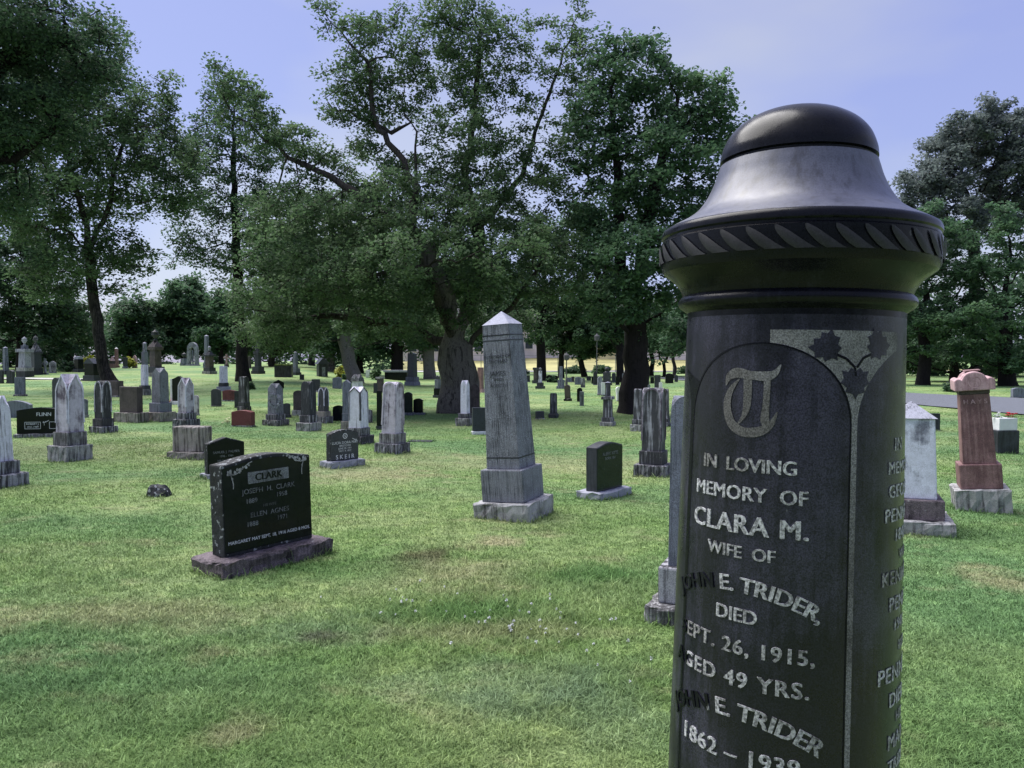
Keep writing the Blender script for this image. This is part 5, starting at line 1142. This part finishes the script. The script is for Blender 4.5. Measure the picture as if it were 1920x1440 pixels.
shrub('shrub', 'small dark bush at the foot of the light barked tree', 648, 712, 16, 16, 'leafm', 5)
shrub('shrub', 'pale spindly shrub beyond the grey carved slab', 706, 712, 28, 28, 'leaf', 6)
shrub('shrub', 'dark bushy clump behind the slender pale obelisk', 1036, 717, 26, 14, 'leafd', 7)
shrub('shrub', 'leafy sprout at the foot of the slender dark trunk', 468, 730, 22, 18, 'leafd', 8)
for k_, (px_, w_, h_) in enumerate(((975, 40, 16), (1075, 50, 14), (1128, 40, 18), (1205, 44, 15), (1290, 50, 20))):
    shrub('shrub', ['low dark shrub right behind the obelisk on the far lawn edge', 'low wide dark shrub left of the bent thin tree', 'dark shrub under the low crowned trees by the second lamp post', 'dark shrub beyond the peaked cap pillar', 'tall dark shrub beyond the lumpy headstone near the near column'][k_], px_, 701, w_, h_, 'leafd', 20+k_, 400)
shrub('shrub', 'dark shrub bank beyond the road at the right', 1790, 735, 60, 18, 'leafd', 9, 500)

# ------------------------------------------------------------------ beyond the cemetery
M['wallp'] = flat('pale_wall', (.66, .60, .64), .8, vs=.6); M['wally'] = flat('cream_wall', (.66, .58, .36), .8, vs=.6); M['wallo'] = flat('orange_brick_wall', (.60, .34, .22), .8, vs=.8)
M['roofm'] = flat('grey_shingles', (.09, .09, .10), .9); M['glass'] = flat('window_glass', (.05, .06, .08), .12, spec=.6); M['metal'] = flat('galvanised_metal', (.20, .21, .22), .5)
def house(label, x, y, w, d, h, wall, win, rz=0.0):
    z = Z(x, y); root = empty('house', (x, y, z), (0, 0, rz)); bm = bmesh.new(); frustum(bm, w, d, w, d, -1, h); obj('wall', bm, M[wall], root)
    bm = bmesh.new(); vs = [bm.verts.new(q) for q in ((-w/2-.3, -d/2-.3, h), (w/2+.3, -d/2-.3, h), (w/2+.3, d/2+.3, h), (-w/2-.3, d/2+.3, h), (-w/2-.3, 0, h+d*.32), (w/2+.3, 0, h+d*.32))]
    for f in ((0, 1, 5, 4), (2, 3, 4, 5), (0, 4, 3), (1, 2, 5), (3, 2, 1, 0)): bm.faces.new([vs[i] for i in f])
    obj('roof', bm, M['roofm'], root)
    for i in range(win):
        for lv in range(2 if h > 4.5 else 1):
            wx = -w/2+w*(i+.5)/win; wz = 1.6+lv*2.7
            bm = bmesh.new(); frustum(bm, 1.3, .08, 1.3, .08, wz-.75, wz+.75, wx, -d/2-.03); f = obj('window', bm, M['white'], root)
            bm = bmesh.new(); frustum(bm, 1.1, .06, 1.1, .06, wz-.65, wz+.65, wx, -d/2-.09); obj('pane', bm, M['glass'], f)
    bm = bmesh.new(); frustum(bm, 1.0, .1, 1.0, .1, 0, 2.1, w*.5/win*.2, -d/2-.04); obj('door', bm, M['roofm'], root)
    tag(root, label, 'house')
def hx(px, D): return (px-960)/F*D
house('large white house far beyond the big forked tree', hx(860, 118), 118, 16, 9, 5.8, 'wallp', 5)
house('long pale pink house far beyond the leaning obelisk', hx(1010, 122), 122, 13, 9, 5.2, 'wallp', 4)
house('orange brick house far away left of the second big trunk', hx(1090, 126), 126, 8.5, 8, 5.4, 'wallo', 3, .1)
house('pale yellow house far away seen just left of the second big trunk', hx(1150, 120), 120, 6, 8, 5.6, 'wally', 2)
house('wide pale house far away right of the second big trunk', hx(1232, 120), 120, 9, 9, 6.0, 'wallp', 3, -.1)
house('cream house far away nearest the near column', hx(1330, 124), 124, 12, 9, 6.0, 'wally', 4)
# wire fence along the far road
def fence():
    root = empty('wire_fence', (0, 82, 0)); n = 0
    for px in range(830, 1340, 36):
        x = (px-960)/F*82; z = Z(x, 82); bm = bmesh.new(); frustum(bm, .07, .07, .06, .06, z-.1, z+1.9, x); obj('post', bm, M['metal'], root)
    bm = bmesh.new()
    x0, x1 = (830-960)/F*82, (1334-960)/F*82; z = Z(0, 82)
    for k in (.1, 1.0, 1.8): frustum(bm, x1-x0, .02, x1-x0, .02, z+k, z+k+.03, (x0+x1)/2, .06)
    obj('rail', bm, M['metal'], root); tag(root, 'thin wire fence with metal posts along the far road', 'fence')
fence()
def lamp(label, px, py, top):
    g = ground(px, py); h = (EYE+ray(px, top).z*g.y)-g.z; root = empty('lamp_post', g); bm = bmesh.new(); lathe(bm, [(.08, 0), (.06, .3), (.035, .4), (.03, h)], 8); obj('pole', bm, M['roofm'], root)
    bm = bmesh.new(); lathe(bm, [(.04, h), (.14, h+.05), (.16, h+.3), (.04, h+.42), (.01, h+.5)], 8); obj('lamp_head', bm, M['roofm'], root); tag(root, label, 'lamp post')
lamp('thin dark lamp post standing in the distant row by the bent tree', 1062, 722, 676)
lamp('thin dark lamp post left of the ball topped dark monument', 1119, 720, 640)
# far tree belts hiding the horizon on both sides, and one unseen belt behind the camera
def belt(name, label, x0, x1, y0, hgt, seed):
    rng = np.random.default_rng(seed); n = int((x1-x0)/1.1); cx = np.linspace(x0, x1, n)+rng.normal(0, .8, n); cy = y0+rng.normal(0, 2.5, n); cs, rs = [], []
    for a, b in zip(cx, cy):
        z = float(hill(a, b)); hh = hgt*rng.uniform(.7, 1.15)
        for k in range(7): cs.append((a+rng.normal(0, 1), b+rng.normal(0, 1), z+hh*(k+.3)/7*rng.uniform(.85, 1.1))); rs.append(rng.uniform(1.1, 1.9))
    V, Fc, t = leaves(np.array(cs), np.array(rs), 60, .62, rng, .9); o = mesh_np(name, V, Fc, M['leafd'], attr=t); tag(o, label, 'treeline', kind='stuff')
belt('treeline', 'dark belt of far trees behind the hillside on the left', -120, -16, 104, 12, 1)
belt('treeline', 'dark belt of far trees behind the houses', -20, 62, 150, 9, 2)
belt('treeline', 'dark belt of trees beyond the road on the right', 22, 120, 66, 9, 3)
belt('treeline', 'unseen dark belt of trees added behind the camera', -60, 60, -34, 11, 4)  # out of view, added so the column stone reflects something dark
# clover flowers in the grass
CL = []; rr = random.Random(11)
for k in range(46):
    px = rr.gauss(930, 120); py = 1150+(px-820)*.12+rr.gauss(0, 34)
    if not 690 < px < 1225: continue
    CL.append((px, min(1260, max(1085, py))))
CL += [(743, 1119), (753, 1130), (742, 1160), (727, 1140), (858, 1122), (870, 1170), (905, 1183), (992, 1160), (972, 1156), (1176, 1218), (1117, 1262), (1078, 1178), (600, 1130), (1185, 1290), (1100, 1235)]
M['clov'] = flat('clover_white', (.62, .64, .66), .7)
def clover_mesh():
    bm = bmesh.new(); rr = random.Random(2)
    for k in range(26):
        t = rr.random()*math.pi*2; p = math.acos(1-rr.random()*1.5); d = Vector((math.sin(p)*math.cos(t), math.sin(p)*math.sin(t), math.cos(p))); s = d.cross(Vector((0, .1, 1))).normalized()*.0028
        c = Vector((0, 0, .052)); bm.faces.new([bm.verts.new(c+d*.002-s*.4), bm.verts.new(c+d*.008-s), bm.verts.new(c+d*.0115), bm.verts.new(c+d*.008+s)])
    return bm
c0 = None
for k, (px, py) in enumerate(CL):
    g = ground(px, py)
    if c0 is None:
        c0 = empty('clover_flower', g); h0 = obj('flower_head', clover_mesh(), M['clov'], c0)
        bm = bmesh.new(); frustum(bm, .0016, .0016, .0012, .0012, 0, .052); s0 = obj('stem', bm, M['leafm'], c0)
        tag(c0, 'tiny white clover flower in the grass in front of the leaning obelisk', 'clover flower', 'white clover flowers in the grass'); root = c0
    else:
        root = c0.copy(); COL.objects.link(root)
        for q in (h0, s0): w_ = q.copy(); COL.objects.link(w_); w_.parent = root
    root.location = g; s_ = rr.uniform(.55, .95); root.scale = (s_, s_, s_*rr.uniform(.8, 1.2)); root.rotation_euler = (rr.uniform(-.3, .3), rr.uniform(-.3, .3), rr.random()*6)
